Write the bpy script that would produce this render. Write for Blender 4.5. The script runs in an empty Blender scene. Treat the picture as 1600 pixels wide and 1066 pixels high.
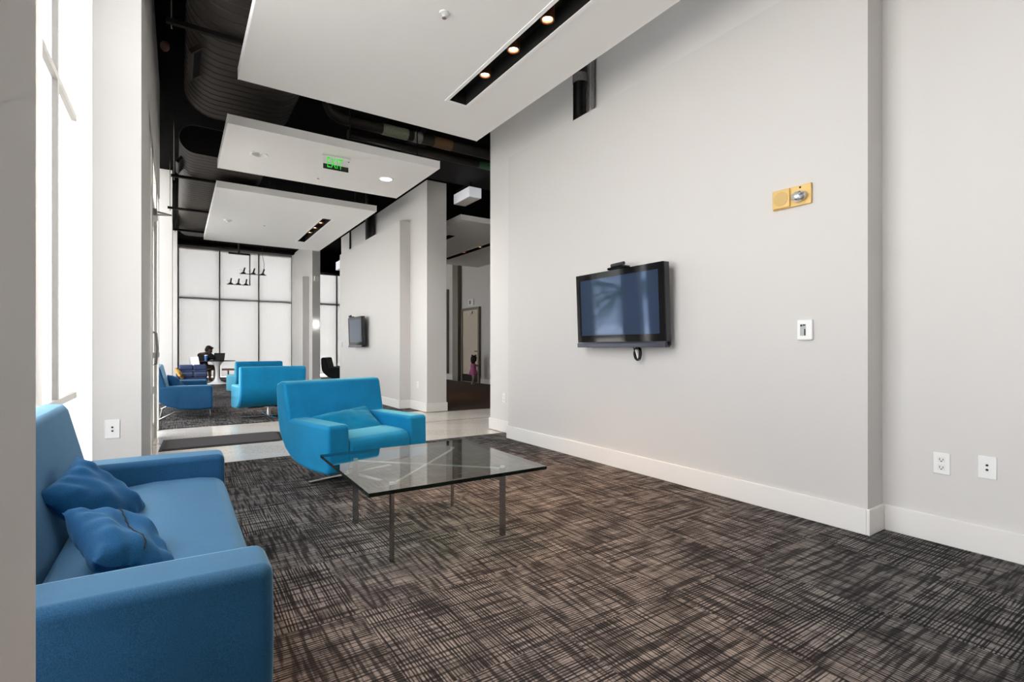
import bpy, bmesh, math, random
from mathutils import Vector, Matrix
R = math.radians
PI = math.pi
S = bpy.context.scene
COL = S.collection
random.seed(7)

# ------------------------------------------------------------------ materials
def newmat(name):
    m = bpy.data.materials.new(name); m.use_nodes = True
    nt = m.node_tree; nt.nodes.clear()
    out = nt.nodes.new('ShaderNodeOutputMaterial')
    return m, nt, out
def N(nt, t, **kw):
    n = nt.nodes.new(t)
    for k, v in kw.items():
        setattr(n, k, v)
    return n
def L(nt, a, b): nt.links.new(a, b)
def math_(nt, op, a, b=None, c=None, clamp=False):
    n = nt.nodes.new('ShaderNodeMath'); n.operation = op; n.use_clamp = clamp
    for i, v in enumerate((a, b, c)):
        if v is None: continue
        if hasattr(v, 'is_linked'): nt.links.new(v, n.inputs[i])
        else: n.inputs[i].default_value = v
    return n.outputs[0]
def smooth(nt, v, lo, hi, a=0.0, b=1.0):
    n = nt.nodes.new('ShaderNodeMapRange'); n.interpolation_type = 'SMOOTHSTEP'
    nt.links.new(v, n.inputs[0])
    for i, x in zip((1, 2, 3, 4), (lo, hi, a, b)): n.inputs[i].default_value = x
    return n.outputs[0]
def comb(nt, x, y, z=0.0):
    n = nt.nodes.new('ShaderNodeCombineXYZ')
    for i, v in enumerate((x, y, z)):
        if hasattr(v, 'is_linked'): nt.links.new(v, n.inputs[i])
        else: n.inputs[i].default_value = v
    return n.outputs[0]
def noise(nt, vec, scale=1.0, detail=2.0, rough=.5):
    n = nt.nodes.new('ShaderNodeTexNoise'); n.inputs['Scale'].default_value = scale
    n.inputs['Detail'].default_value = detail; n.inputs['Roughness'].default_value = rough
    if vec is not None: nt.links.new(vec, n.inputs['Vector'])
    return n.outputs['Fac']
def mixc(nt, fac, a, b):
    n = nt.nodes.new('ShaderNodeMix'); n.data_type = 'RGBA'
    if hasattr(fac, 'is_linked'): nt.links.new(fac, n.inputs[0])
    else: n.inputs[0].default_value = fac
    for i, v in ((6, a), (7, b)):
        if hasattr(v, 'is_linked'): nt.links.new(v, n.inputs[i])
        else: n.inputs[i].default_value = (*v, 1)
    return n.outputs[2]
def srgb(r, g, b):
    f = lambda c: (c/255/12.92) if c/255 <= .04045 else ((c/255+.055)/1.055)**2.4
    return (f(r), f(g), f(b))
def pbr(name, col, rough=.5, metal=0.0, var=.06, scale=8.0, bump=0.0, bscale=60.0, spec=.5, emit=None, estr=0, sheen=0, stretch=None, coat=0):
    m, nt, out = newmat(name)
    p = N(nt, 'ShaderNodeBsdfPrincipled')
    p.inputs['Roughness'].default_value = rough; p.inputs['Metallic'].default_value = metal
    p.inputs['Specular IOR Level'].default_value = spec
    if coat: p.inputs['Coat Weight'].default_value = coat
    tc = N(nt, 'ShaderNodeTexCoord'); vec = tc.outputs['Object']
    if stretch:
        mp = N(nt, 'ShaderNodeMapping'); L(nt, vec, mp.inputs[0]); mp.inputs['Scale'].default_value = stretch; vec = mp.outputs[0]
    nz = noise(nt, vec, scale, 3)
    lo = tuple(c*(1-var) for c in col); hi = tuple(min(1, c*(1+var)) for c in col)
    L(nt, mixc(nt, nz, lo, hi), p.inputs['Base Color'])
    if bump:
        b = N(nt, 'ShaderNodeBump'); b.inputs['Strength'].default_value = bump; b.inputs['Distance'].default_value = .004
        L(nt, noise(nt, vec, bscale, 3), b.inputs['Height']); L(nt, b.outputs[0], p.inputs['Normal'])
    if sheen:
        p.inputs['Sheen Weight'].default_value = sheen; p.inputs['Sheen Roughness'].default_value = .5
    if emit:
        p.inputs['Emission Color'].default_value = (*emit, 1); p.inputs['Emission Strength'].default_value = estr
    L(nt, p.outputs[0], out.inputs[0])
    return m
def fabric(name, col, wrinkle=.25, sheen=.2, tint=None, nap=.0):
    m, nt, out = newmat(name)
    p = N(nt, 'ShaderNodeBsdfPrincipled'); p.inputs['Roughness'].default_value = .8
    p.inputs['Specular IOR Level'].default_value = .12
    p.inputs['Sheen Weight'].default_value = sheen; p.inputs['Sheen Roughness'].default_value = .5
    p.inputs['Sheen Tint'].default_value = (*(tint or [min(1, c*1.4+.35) for c in col]), 1)
    tc = N(nt, 'ShaderNodeTexCoord'); v = tc.outputs['Object']
    weave = noise(nt, v, 420, 2); big = noise(nt, v, 5, 3)
    f = math_(nt, 'ADD', math_(nt, 'MULTIPLY', weave, .75), math_(nt, 'MULTIPLY', big, .25))
    lo = tuple(c*.72 for c in col); hi = tuple(min(1, c*1.3+.004) for c in col)
    L(nt, mixc(nt, smooth(nt, f, .3, .7), lo, hi), p.inputs['Base Color'])
    b1 = N(nt, 'ShaderNodeBump'); b1.inputs['Strength'].default_value = .25; b1.inputs['Distance'].default_value = .002
    L(nt, weave, b1.inputs['Height'])
    b2 = N(nt, 'ShaderNodeBump'); b2.inputs['Strength'].default_value = wrinkle; b2.inputs['Distance'].default_value = .03
    L(nt, noise(nt, v, 4.5, 2), b2.inputs['Height']); L(nt, b1.outputs[0], b2.inputs['Normal'])
    L(nt, b2.outputs[0], p.inputs['Normal'])
    # soft tinted gloss of the brushed nap at low angles
    gl = N(nt, 'ShaderNodeBsdfGlossy'); gl.inputs['Roughness'].default_value = .55; gl.inputs[0].default_value = (*(tint or (.6, .7, .9)), 1)
    L(nt, b2.outputs[0], gl.inputs['Normal'])
    fre = N(nt, 'ShaderNodeFresnel'); fre.inputs[0].default_value = 1.35
    mx = N(nt, 'ShaderNodeMixShader'); L(nt, math_(nt, 'MULTIPLY', fre.outputs[0], nap), mx.inputs[0]); L(nt, p.outputs[0], mx.inputs[1]); L(nt, gl.outputs[0], mx.inputs[2])
    L(nt, mx.outputs[0], out.inputs[0])
    return m
def pane_glass(name, tint=(1, 1, 1), ior=1.45, boost=1.0):
    m, nt, out = newmat(name)
    tr = N(nt, 'ShaderNodeBsdfTransparent'); tr.inputs[0].default_value = (*tint, 1)
    gl = N(nt, 'ShaderNodeBsdfGlossy'); gl.inputs['Roughness'].default_value = .0
    lw = N(nt, 'ShaderNodeFresnel'); lw.inputs[0].default_value = ior
    geo = N(nt, 'ShaderNodeNewGeometry')
    # same mirror strength from either face of the pane
    sgn = math_(nt, 'SUBTRACT', 1.0, geo.outputs['Backfacing'])
    fr = math_(nt, 'MULTIPLY', math_(nt, 'MULTIPLY', lw.outputs[0], sgn), boost, clamp=True)
    mx = N(nt, 'ShaderNodeMixShader'); L(nt, fr, mx.inputs[0]); L(nt, tr.outputs[0], mx.inputs[1]); L(nt, gl.outputs[0], mx.inputs[2])
    L(nt, mx.outputs[0], out.inputs[0])
    return m
def shade_mat(name):
    m, nt, out = newmat(name)
    tc = N(nt, 'ShaderNodeTexCoord')
    sx = N(nt, 'ShaderNodeSeparateXYZ'); L(nt, tc.outputs['Object'], sx.inputs[0])
    w = noise(nt, comb(nt, math_(nt, 'MULTIPLY', sx.outputs[0], 40), 0.0, math_(nt, 'MULTIPLY', sx.outputs[2], 1.2)), 1, 2)
    colr = mixc(nt, w, (.40, .40, .403), (.47, .47, .472))
    tl = N(nt, 'ShaderNodeBsdfTranslucent'); L(nt, colr, tl.inputs[0])
    df = N(nt, 'ShaderNodeBsdfDiffuse'); df.inputs[0].default_value = (.62, .615, .61, 1)
    tr = N(nt, 'ShaderNodeBsdfTransparent'); tr.inputs[0].default_value = (1, .99, .97, 1)
    a = N(nt, 'ShaderNodeMixShader'); a.inputs[0].default_value = .4; L(nt, tl.outputs[0], a.inputs[1]); L(nt, df.outputs[0], a.inputs[2])
    b = N(nt, 'ShaderNodeMixShader'); b.inputs[0].default_value = .15; L(nt, a.outputs[0], b.inputs[1]); L(nt, tr.outputs[0], b.inputs[2])
    L(nt, b.outputs[0], out.inputs[0])
    return m
def carpet_mat(name, dark, light, tile=.607, ox=.637, oy=.892, gain=1.0):
    m, nt, out = newmat(name)
    p = N(nt, 'ShaderNodeBsdfPrincipled'); p.inputs['Roughness'].default_value = .95; p.inputs['Specular IOR Level'].default_value = .1
    g = N(nt, 'ShaderNodeNewGeometry'); s = N(nt, 'ShaderNodeSeparateXYZ'); L(nt, g.outputs['Position'], s.inputs[0])
    tx = math_(nt, 'DIVIDE', math_(nt, 'SUBTRACT', s.outputs[0], ox), tile)
    ty = math_(nt, 'DIVIDE', math_(nt, 'SUBTRACT', s.outputs[1], oy), tile)
    cx = math_(nt, 'FLOOR', tx); cy = math_(nt, 'FLOOR', ty)
    par = math_(nt, 'PINGPONG', math_(nt, 'ADD', cx, cy), 1.0)      # quarter turned tiles
    wn = N(nt, 'ShaderNodeTexWhiteNoise'); wn.noise_dimensions = '3D'; L(nt, comb(nt, cx, cy, 3.0), wn.inputs['Vector'])
    seed = math_(nt, 'MULTIPLY', wn.outputs['Value'], 90.0)
    inv = math_(nt, 'SUBTRACT', 1.0, par)
    a = math_(nt, 'ADD', math_(nt, 'MULTIPLY', s.outputs[0], inv), math_(nt, 'MULTIPLY', s.outputs[1], par))
    c = math_(nt, 'ADD', math_(nt, 'MULTIPLY', s.outputs[1], inv), math_(nt, 'MULTIPLY', s.outputs[0], par))
    jit = noise(nt, comb(nt, math_(nt, 'MULTIPLY', c, 22), math_(nt, 'MULTIPLY', a, 2.0), seed), 1, 2)
    wv = math_(nt, 'SINE', math_(nt, 'ADD', math_(nt, 'MULTIPLY', c, 2*PI*76), math_(nt, 'MULTIPLY', jit, 15.0)))
    n1 = noise(nt, comb(nt, math_(nt, 'MULTIPLY', c, 150), math_(nt, 'MULTIPLY', a, 3.0), seed), 1, 1)
    l1 = smooth(nt, math_(nt, 'ADD', math_(nt, 'MULTIPLY', wv, .16), n1), .36, .60)
    l2 = smooth(nt, noise(nt, comb(nt, math_(nt, 'MULTIPLY', a, 62), math_(nt, 'MULTIPLY', c, 4.0), math_(nt, 'ADD', seed, 17.0)), 1, 2), .38, .58)
    l3 = smooth(nt, noise(nt, comb(nt, math_(nt, 'MULTIPLY', a, 5), math_(nt, 'MULTIPLY', c, 7), math_(nt, 'ADD', seed, 40.0)), 1, 2), .3, .65, .55, 1.05)
    fine = smooth(nt, noise(nt, comb(nt, math_(nt, 'MULTIPLY', c, 330), math_(nt, 'MULTIPLY', a, 60), seed), 1, 1), .3, .7, .75, 1.1)
    v = math_(nt, 'MULTIPLY', math_(nt, 'MULTIPLY', math_(nt, 'ADD', math_(nt, 'MULTIPLY', l1, .90), .10),
                                    math_(nt, 'ADD', math_(nt, 'MULTIPLY', l2, .78), .22)), math_(nt, 'MULTIPLY', l3, fine))
    v = math_(nt, 'POWER', math_(nt, 'MULTIPLY', v, gain, clamp=True), 1.22)
    L(nt, mixc(nt, v, dark, light), p.inputs['Base Color'])
    b = N(nt, 'ShaderNodeBump'); b.inputs['Strength'].default_value = .5; b.inputs['Distance'].default_value = .004
    L(nt, v, b.inputs['Height']); L(nt, b.outputs[0], p.inputs['Normal'])
    L(nt, p.outputs[0], out.inputs[0])
    return m
def terrazzo_mat(name):
    m, nt, out = newmat(name)
    p = N(nt, 'ShaderNodeBsdfPrincipled'); p.inputs['Roughness'].default_value = .16
    g = N(nt, 'ShaderNodeNewGeometry'); s = N(nt, 'ShaderNodeSeparateXYZ'); L(nt, g.outputs['Position'], s.inputs[0])
    sp = noise(nt, g.outputs['Position'], 90, 2); big = noise(nt, g.outputs['Position'], 1.3, 2)
    base = mixc(nt, smooth(nt, sp, .3, .7), srgb(200, 188, 172), srgb(246, 240, 230))
    # poured zones: paler wedges against tan ones, parted by a thin dark strip
    dg = math_(nt, 'ADD', math_(nt, 'MULTIPLY', s.outputs[0], .55), s.outputs[1])
    z = math_(nt, 'PINGPONG', dg, .55)
    zone = smooth(nt, z, .25, .27)
    base2 = mixc(nt, zone, base, mixc(nt, .45, base, (.84, .82, .79)))
    arc = math_(nt, 'ABSOLUTE', math_(nt, 'SUBTRACT', math_(nt, 'ADD', s.outputs[1], math_(nt, 'MULTIPLY', math_(nt, 'MULTIPLY', s.outputs[0], s.outputs[0]), .006)), 7.12))
    line = smooth(nt, arc, .012, .03)
    base3 = mixc(nt, line, (.20, .17, .19), base2)
    L(nt, mixc(nt, math_(nt, 'MULTIPLY', big, .25), base3, (.45, .41, .36)), p.inputs['Base Color'])
    L(nt, p.outputs[0], out.inputs[0])
    return m
def emis(name, col, strength):
    m, nt, out = newmat(name)
    e = N(nt, 'ShaderNodeEmission'); e.inputs[0].default_value = (*col, 1); e.inputs[1].default_value = strength
    L(nt, e.outputs[0], out.inputs[0]); return m

M = {}
M['panel'] = pbr('wall paint with panel shade', srgb(207, 204, 201), .6, var=.012, scale=2, bump=.05, bscale=300)  # wall paint darkened a little so the panel edges show as if shaded
M['wall'] = pbr('wall paint', srgb(214, 211, 208), .6, var=.015, scale=2, bump=.05, bscale=300)
M['wallw'] = pbr('white satin trim paint', srgb(232, 229, 225), .45, var=.01, scale=2)
M['cloud'] = pbr('ceiling panel paint', srgb(236, 234, 231), .7, var=.012, scale=2)
M['edge'] = pbr('white metal edge', (.90, .89, .88), .4, var=.02)
M['black'] = pbr('black ceiling paint', (.003, .0028, .0028), .95, var=.3, scale=4, spec=.05)
M['darkbeam'] = pbr('dark brown metal', (.009, .0075, .0065), .6, var=.2, scale=6, spec=.2)
M['duct'] = pbr('dark galvanised duct', (.060, .050, .042), .55, .2, var=.25, scale=3, spec=.3)
M['ductin'] = pbr('duct lining black', (.004, .004, .004), .9, var=.2)
M['carpet'] = carpet_mat('carpet tile charcoal taupe', (.0120, .0110, .0125), (.275, .252, .240), gain=1.12)
M['rust'] = pbr('carpet rust brown', (.052, .025, .012), .95, var=.6, scale=14, stretch=(1, 6, 1))
M['terrazzo'] = terrazzo_mat('terrazzo')
M['ext'] = pbr('pale concrete paving', (.5, .49, .47), .8, var=.08, scale=1)
M['mat'] = pbr('entrance mat', (.052, .046, .050), .95, var=.3, scale=120, bump=.4, bscale=200)
M['matedge'] = pbr('rubber mat edge', (.012, .012, .013), .6)
M['glass'] = pane_glass('window glass')
M['dglass'] = pane_glass('door glass', (1, 1, 1), 1.45, .15)
M['backlit'] = pbr('mullion paint with backlit shade', srgb(105, 103, 100), .5, var=.03)  # frame colour darkened to stand in for backlit shade
M['tglass'] = pane_glass('table glass', (.80, .87, .84), 1.52, 1.5)
M['tedge'] = pbr('dark green glass edge', (.004, .010, .008), .08, var=.2)
M['alu'] = pbr('painted aluminium frame', srgb(214, 211, 206), .4, var=.02)
M['alug'] = pbr('grey aluminium frame', srgb(150, 147, 143), .4, .2, var=.03)
M['shade'] = shade_mat('roller shade fabric')
M['blue'] = fabric('blue upholstery', (.014, .084, .195), .25, .12, (.45, .76, 1), 1.0)
M['bluep'] = fabric('blue cushion cloth', (.008, .080, .205), .6, .2, (.3, .6, .95), .3)
M['teal'] = fabric('turquoise upholstery', (.0, .205, .435), .25, .06, (.35, .90, 1), 1.2)
M['tealp'] = fabric('turquoise cushion cloth', (.001, .21, .39), .5, .5, (.3, .8, 1))
M['navy'] = fabric('slate blue upholstery', (.050, .072, .155))
M['orange'] = fabric('ochre cushion cloth', (.52, .30, .07))
M['blackf'] = fabric('black upholstery', (.006, .006, .007))
M['lime'] = fabric('olive cushion cloth', (.10, .12, .02))
M['chrome'] = pbr('polished steel', (.62, .61, .60), .12, 1, var=.03)
M['steel'] = pbr('brushed steel', (.34, .33, .33), .25, 1, var=.08)
M['crossbar'] = pbr('bright satin steel', (.80, .80, .80), .35, .6, var=.02)
M['tvbez'] = pbr('gloss black plastic', (.003, .003, .0035), .07, var=.1, spec=.25)
M['tvbody'] = pbr('dark grey plastic', (.022, .024, .030), .4, var=.1)
M['tvbar'] = pbr('grey blue plastic bar', (.055, .060, .082), .25, .3, var=.1)
def screen_mat():
    m, nt, out = newmat('tv screen glass')
    p = N(nt, 'ShaderNodeBsdfPrincipled'); p.inputs['Roughness'].default_value = .045
    p.inputs['Base Color'].default_value = (.012, .020, .042, 1)
    p.inputs['IOR'].default_value = 1.5
    p.inputs['Specular Tint'].default_value = (.42, .62, 1.0, 1)
    tc = N(nt, 'ShaderNodeTexCoord')
    L(nt, mixc(nt, noise(nt, tc.outputs['Object'], 3), (.026, .042, .080), (.030, .048, .088)), p.inputs['Base Color'])
    L(nt, p.outputs[0], out.inputs[0]); return m
M['screen'] = screen_mat()
M['beige'] = pbr('yellowed plastic', srgb(226, 190, 118), .5, var=.05)
M['beiged'] = pbr('yellowed plastic grille', srgb(205, 172, 110), .6, var=.15, scale=300)
M['clear'] = pbr('strobe lens', (.75, .78, .85), .05, .75, var=.5, scale=60)
M['white'] = pbr('white plastic', (.85, .85, .84), .4, var=.01)
M['lcd'] = pbr('grey display', (.42, .43, .42), .3, var=.05)
M['dark'] = pbr('dark slot', (.01, .01, .01), .6)
M['holder'] = pbr('copper lamp holder', (.20, .075, .03), .35, .7, var=.2)
M['bulb'] = emis('halogen bulb', (1, .80, .55), 14)
M['lit'] = emis('lit diffuser', (1, .98, .94), 6)
M['sconce'] = emis('lit sconce', (1, .97, .92), 9)
M['green'] = pbr('green letters', (.01, .42, .02), .4, emit=(.02, .85, .04), estr=.55)
M['signblack'] = pbr('sign black strip', (.012, .011, .012), .3)
M['signclear'] = pane_glass('sign acrylic', (.96, .98, .96))
M['boxlight'] = pbr('white lamp housing', (.78, .79, .83), .5, emit=(.9, .93, 1), estr=.25)
M['boxunder'] = pbr('lamp underside diffuser', (.62, .58, .55), .5)
M['pipe'] = pbr('dark painted pipe', (.020, .017, .014), .5, .0, var=.25, scale=5, spec=.3)
M['pipeblk'] = pbr('black wrapped pipe', (.006, .006, .006), .3, var=.6, scale=30, bump=.5, bscale=40)
M['taped'] = pbr('grey tape', (.17, .16, .15), .5, var=.4, scale=40)
M['labg'] = pbr('pale green label', (.20, .22, .15), .6, var=.5, scale=45)
M['labo'] = pbr('dull orange label', (.11, .055, .02), .6, var=.5, scale=45)
M['labt'] = pbr('green pipe label', (.03, .09, .05), .6, var=.3, scale=45)
M['valve'] = pbr('blue valve handle', (.02, .07, .35), .4)
M['red'] = pbr('dull red bulb', (.05, .016, .012), .3)
M['door'] = pbr('pale maple veneer', srgb(205, 192, 172), .5, var=.08, scale=4, stretch=(6, 6, .6))
M['frame'] = pbr('taupe metal frame', srgb(120, 112, 100), .5, var=.05)
M['tulip'] = pbr('white lacquer', (.83, .83, .84), .25, var=.01)
M['stoolseat'] = pbr('dusty pink seat', (.42, .27, .25), .7)
M['ttop'] = pbr('dark walnut', (.05, .030, .022), .7, var=.3, scale=5, stretch=(1, 8, 1))
M['skin'] = pbr('brown skin', (.125, .062, .038), .55, var=.08)
M['skin2'] = pbr('tan skin', (.40, .24, .17), .55, var=.08)
M['hair'] = pbr('black hair', (.008, .006, .005), .7, var=.4, scale=60, bump=.6, bscale=90)
M['hair2'] = pbr('dark brown hair', (.022, .009, .006), .7, var=.5, scale=60, bump=.6, bscale=90)
M['shirt'] = pbr('black shirt cloth', (.010, .009, .010), .9, var=.2, bump=.3, bscale=25)
M['shorts'] = pbr('dark brown shorts cloth', (.040, .019, .012), .9, var=.3, bump=.3, bscale=25)
M['shoe'] = pbr('pale grey shoe', (.40, .38, .37), .7)
M['pink'] = pbr('pink dress cloth', (.58, .16, .33), .85, var=.4, scale=16, bump=.4, bscale=25)
M['eye'] = pbr('eye', (.02, .015, .012), .2)
M['lip'] = pbr('lips', (.20, .07, .06), .5)
M['laptop'] = pbr('black laptop shell', (.006, .006, .007), .5, spec=.1)
M['cup'] = pbr('blue cup plastic', (.05, .16, .42), .4)
M['bark'] = pbr('grey brown bark', (.12, .09, .06), .9, var=.4, scale=12, bump=.6, bscale=20)
M['leaf'] = pbr('palm leaf', (.035, .075, .02), .6, var=.4, scale=5)
M['facade'] = pbr('pale facade', (.30, .30, .29), .8, var=.05, scale=.4)
M['facglass'] = pbr('facade window band', (.30, .32, .35), .2, var=.1)
M['eglass'] = pane_glass('bulb glass', (.98, .98, .98))

# ------------------------------------------------------------------ mesh helpers
class MB:
    def __init__(s): s.bm = bmesh.new(); s.mats = []; s.cur = 0
    def use(s, m):
        if m not in s.mats: s.mats.append(m)
        s.cur = s.mats.index(m); return s
    def _paint(s, faces):
        for f in faces: f.material_index = s.cur
    def box(s, x0, x1, y0, y1, z0, z1, bev=0, seg=2, mtx=None):
        r = bmesh.ops.create_cube(s.bm, size=1)
        vs = r['verts']
        for v in vs:
            v.co = Vector(((x0+x1)/2+v.co.x*(x1-x0), (y0+y1)/2+v.co.y*(y1-y0), (z0+z1)/2+v.co.z*(z1-z0)))
        fs = list({f for v in vs for f in v.link_faces})
        s._paint(fs)
        if bev:
            es = list({e for v in vs for e in v.link_edges})
            rr = bmesh.ops.bevel(s.bm, geom=es, offset=bev, segments=seg, affect='EDGES', profile=.5)
            vs = list({v for f in rr['faces'] for v in f.verts} | {v for f in fs if f.is_valid for v in f.verts})
            s._paint([f for v in vs for f in v.link_faces])
        if mtx is not None:
            for v in vs: v.co = mtx @ v.co
        return s
    def prism(s, poly, axis, a0, a1, bev=0, seg=3, ang=30, mtx=None):
        """poly: 2D points; axis 'y': (x,z) swept along y, 'x': (y,z), 'z': (x,y)"""
        def P(p, a):
            return {'y': (p[0], a, p[1]), 'x': (a, p[0], p[1]), 'z': (p[0], p[1], a)}[axis]
        A = [s.bm.verts.new(P(p, a0)) for p in poly]; B = [s.bm.verts.new(P(p, a1)) for p in poly]
        n = len(poly); fs = []
        fs.append(s.bm.faces.new(A[::-1])); fs.append(s.bm.faces.new(B))
        for i in range(n):
            fs.append(s.bm.faces.new((A[i], A[(i+1) % n], B[(i+1) % n], B[i])))
        bmesh.ops.recalc_face_normals(s.bm, faces=fs)
        s._paint(fs)
        vs = A+B
        if bev:
            es = [e for e in {e for f in fs for e in f.edges} if e.calc_face_angle(0) > R(ang)]
            rr = bmesh.ops.bevel(s.bm, geom=es, offset=bev, segments=seg, affect='EDGES', profile=.5, clamp_overlap=True)
            vs = list({v for f in rr['faces'] for v in f.verts} | {v for f in fs if f.is_valid for v in f.verts})
            s._paint([f for v in vs for f in v.link_faces])
        if mtx is not None:
            for v in vs: v.co = mtx @ v.co
        return s
    def tube(s, pts, r, n=10, cap=True, radii=None):
        pts = [Vector(p) for p in pts]; rings = []
        for i, p in enumerate(pts):
            d = (pts[min(i+1, len(pts)-1)]-pts[max(i-1, 0)]).normalized()
            up = Vector((0, 0, 1)) if abs(d.z) < .95 else Vector((1, 0, 0))
            u = d.cross(up).normalized(); w = u.cross(d).normalized()
            rr = radii[i] if radii else r
            rings.append([s.bm.verts.new(p+u*math.cos(2*PI*k/n)*rr+w*math.sin(2*PI*k/n)*rr) for k in range(n)])
        fs = []
        for a, b in zip(rings, rings[1:]):
            for k in range(n): fs.append(s.bm.faces.new((a[k], a[(k+1) % n], b[(k+1) % n], b[k])))
        if cap:
            fs.append(s.bm.faces.new(rings[0][::-1])); fs.append(s.bm.faces.new(rings[-1]))
        bmesh.ops.recalc_face_normals(s.bm, faces=fs)
        s._paint(fs); return s
    def lathe(s, prof, n=24, c=(0, 0, 0), sx=1, sy=1, mtx=None, caps=True):
        rings = []; vs = []
        for r, z in prof:
            ring = [s.bm.verts.new((c[0]+max(r, 1e-4)*sx*math.cos(2*PI*k/n), c[1]+max(r, 1e-4)*sy*math.sin(2*PI*k/n), c[2]+z)) for k in range(n)]
            rings.append(ring); vs += ring
        fs = []
        for a, b in zip(rings, rings[1:]):
            for k in range(n): fs.append(s.bm.faces.new((a[k], a[(k+1) % n], b[(k+1) % n], b[k])))
        if caps: fs.append(s.bm.faces.new(rings[0][::-1])); fs.append(s.bm.faces.new(rings[-1]))
        bmesh.ops.recalc_face_normals(s.bm, faces=fs); s._paint(fs)
        if mtx is not None:
            for v in vs: v.co = mtx @ v.co
        return s
    def ball(s, c, rx, ry=None, rz=None, sub=2, mtx=None):
        ry = ry or rx; rz = rz or rx
        r = bmesh.ops.create_icosphere(s.bm, subdivisions=sub, radius=1)
        for v in r['verts']:
            v.co = Vector((v.co.x*rx, v.co.y*ry, v.co.z*rz))
            if mtx is not None: v.co = mtx @ v.co
            v.co += Vector(c)
        s._paint(list({f for v in r['verts'] for f in v.link_faces})); return s
    def taper(s, f):
        for v in s.bm.verts: v.co = f(v.co)
        return s
    def build(s, name, mat=None, parent=None, smooth_=False, loc=None, wn=False):
        me = bpy.data.meshes.new(name); s.bm.normal_update(); s.bm.to_mesh(me); s.bm.free()
        mats = s.mats or ([mat] if mat else [])
        if mat and s.mats and mat not in s.mats: mats = s.mats
        for m in mats: me.materials.append(m)
        if smooth_:
            for p in me.polygons: p.use_smooth = True
            if not wn: me.set_sharp_from_angle(angle=R(38))
        o = bpy.data.objects.new(name, me); COL.objects.link(o)
        if parent: o.parent = parent
        if loc is not None: o.location = loc
        if wn:
            w = o.modifiers.new('weighted normals', 'WEIGHTED_NORMAL'); w.keep_sharp = True; w.weight = 60
        return o
def tag(o, label=None, cat=None, group=None, kind=None):
    if label: o['label'] = label
    if cat: o['category'] = cat
    if group: o['group'] = group
    if kind: o['kind'] = kind
    return o
def empty(name, loc=(0, 0, 0), rz=0.0, label=None, cat=None, group=None):
    o = bpy.data.objects.new(name, None); COL.objects.link(o); o.location = loc; o.rotation_euler = (0, 0, rz)
    o.empty_display_size = .1
    return tag(o, label, cat, group)
def struct(o, label=None, cat=None): return tag(o, label, cat, kind='structure')
def sbox(name, x0, x1, y0, y1, z0, z1, m, label=None, bev=0):
    return struct(MB().box(x0, x1, y0, y1, z0, z1, bev).build(name, m), label)
def copy_tree(o, loc=None, rz=None, label=None, group=None, parent=None):
    c = o.copy(); COL.objects.link(c)
    if parent: c.parent = parent
    if loc is not None: c.location = loc
    if rz is not None: c.rotation_euler = (0, 0, rz)
    if label: c['label'] = label
    if group: c['group'] = group
    for ch in list(o.children):
        copy_tree(ch, parent=c)
    return c
def finalize(o):
    dg = bpy.context.evaluated_depsgraph_get()
    me = bpy.data.meshes.new_from_object(o.evaluated_get(dg))
    o.modifiers.clear(); o.data = me
    for p in me.polygons: p.use_smooth = True
    return o
def skin(name, verts, edges, radii, mat, parent=None, sub=2, root=0):
    me = bpy.data.meshes.new(name); me.from_pydata([tuple(v) for v in verts], edges, [])
    o = bpy.data.objects.new(name, me); COL.objects.link(o)
    md = o.modifiers.new('skin', 'SKIN'); md.use_smooth_shade = True
    if not me.skin_vertices: 
        bpy.context.view_layer.update()
    for i, r in enumerate(radii):
        sv = me.skin_vertices[0].data[i]; sv.radius = (r, r) if not isinstance(r, tuple) else r; sv.use_root = (i == root)
    sd = o.modifiers.new('sub', 'SUBSURF'); sd.levels = sub; sd.render_levels = sub
    bpy.context.view_layer.update()
    finalize(o)
    o.data.materials.clear(); o.data.materials.append(mat)
    if parent: o.parent = parent
    return o
def text_mesh(body, size, depth, name, mat, parent=None, sx=1.0, sz=1.0):
    cu = bpy.data.curves.new(name, 'FONT'); cu.body = body; cu.size = size; cu.extrude = depth; cu.align_x = 'CENTER'; cu.align_y = 'CENTER'
    t = bpy.data.objects.new(name+'_tmp', cu); COL.objects.link(t); bpy.context.view_layer.update()
    me = bpy.data.meshes.new_from_object(t.evaluated_get(bpy.context.evaluated_depsgraph_get()))
    bpy.data.objects.remove(t)
    for v in me.vertices: v.co = Vector((v.co.x*sx, -v.co.z, v.co.y*sz))      # upright, facing -y
    me.materials.clear(); me.materials.append(mat)
    o = bpy.data.objects.new(name, me); COL.objects.link(o)
    if parent: o.parent = parent
    return o

# ------------------------------------------------------------------ camera and world
cam = bpy.data.cameras.new('camera'); cam.sensor_width = 36; cam.lens = 790/1600*36; cam.shift_y = 12/1600; cam.clip_start = .02
co = bpy.data.objects.new('camera', cam); COL.objects.link(co)
co.location = (0, 0, 1.1); co.rotation_euler = (R(90), 0, -R(33.5056)); S.camera = co
w = bpy.data.worlds.new('overcast sky'); S.world = w; w.use_nodes = True
bg = w.node_tree.nodes['Background']; bg.inputs[0].default_value = (.97, .985, 1, 1); bg.inputs[1].default_value = 4.6
sun = bpy.data.lights.new('sun', 'SUN'); sun.energy = 32; sun.angle = R(2); sun.color = (1, .985, .97)
so = bpy.data.objects.new('sun', sun); COL.objects.link(so); so.location = (20, 5, 30); so.rotation_euler = (0, R(32), 0)
S.view_settings.view_transform = 'Standard'; S.view_settings.look = 'None'; S.view_settings.gamma = 1
S.view_settings.exposure = 0.25
S.cycles.use_denoising = True
S.cycles.max_bounces = 14; S.cycles.diffuse_bounces = 8; S.cycles.transparent_max_bounces = 16
S.cycles.sample_clamp_indirect = 8

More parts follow.
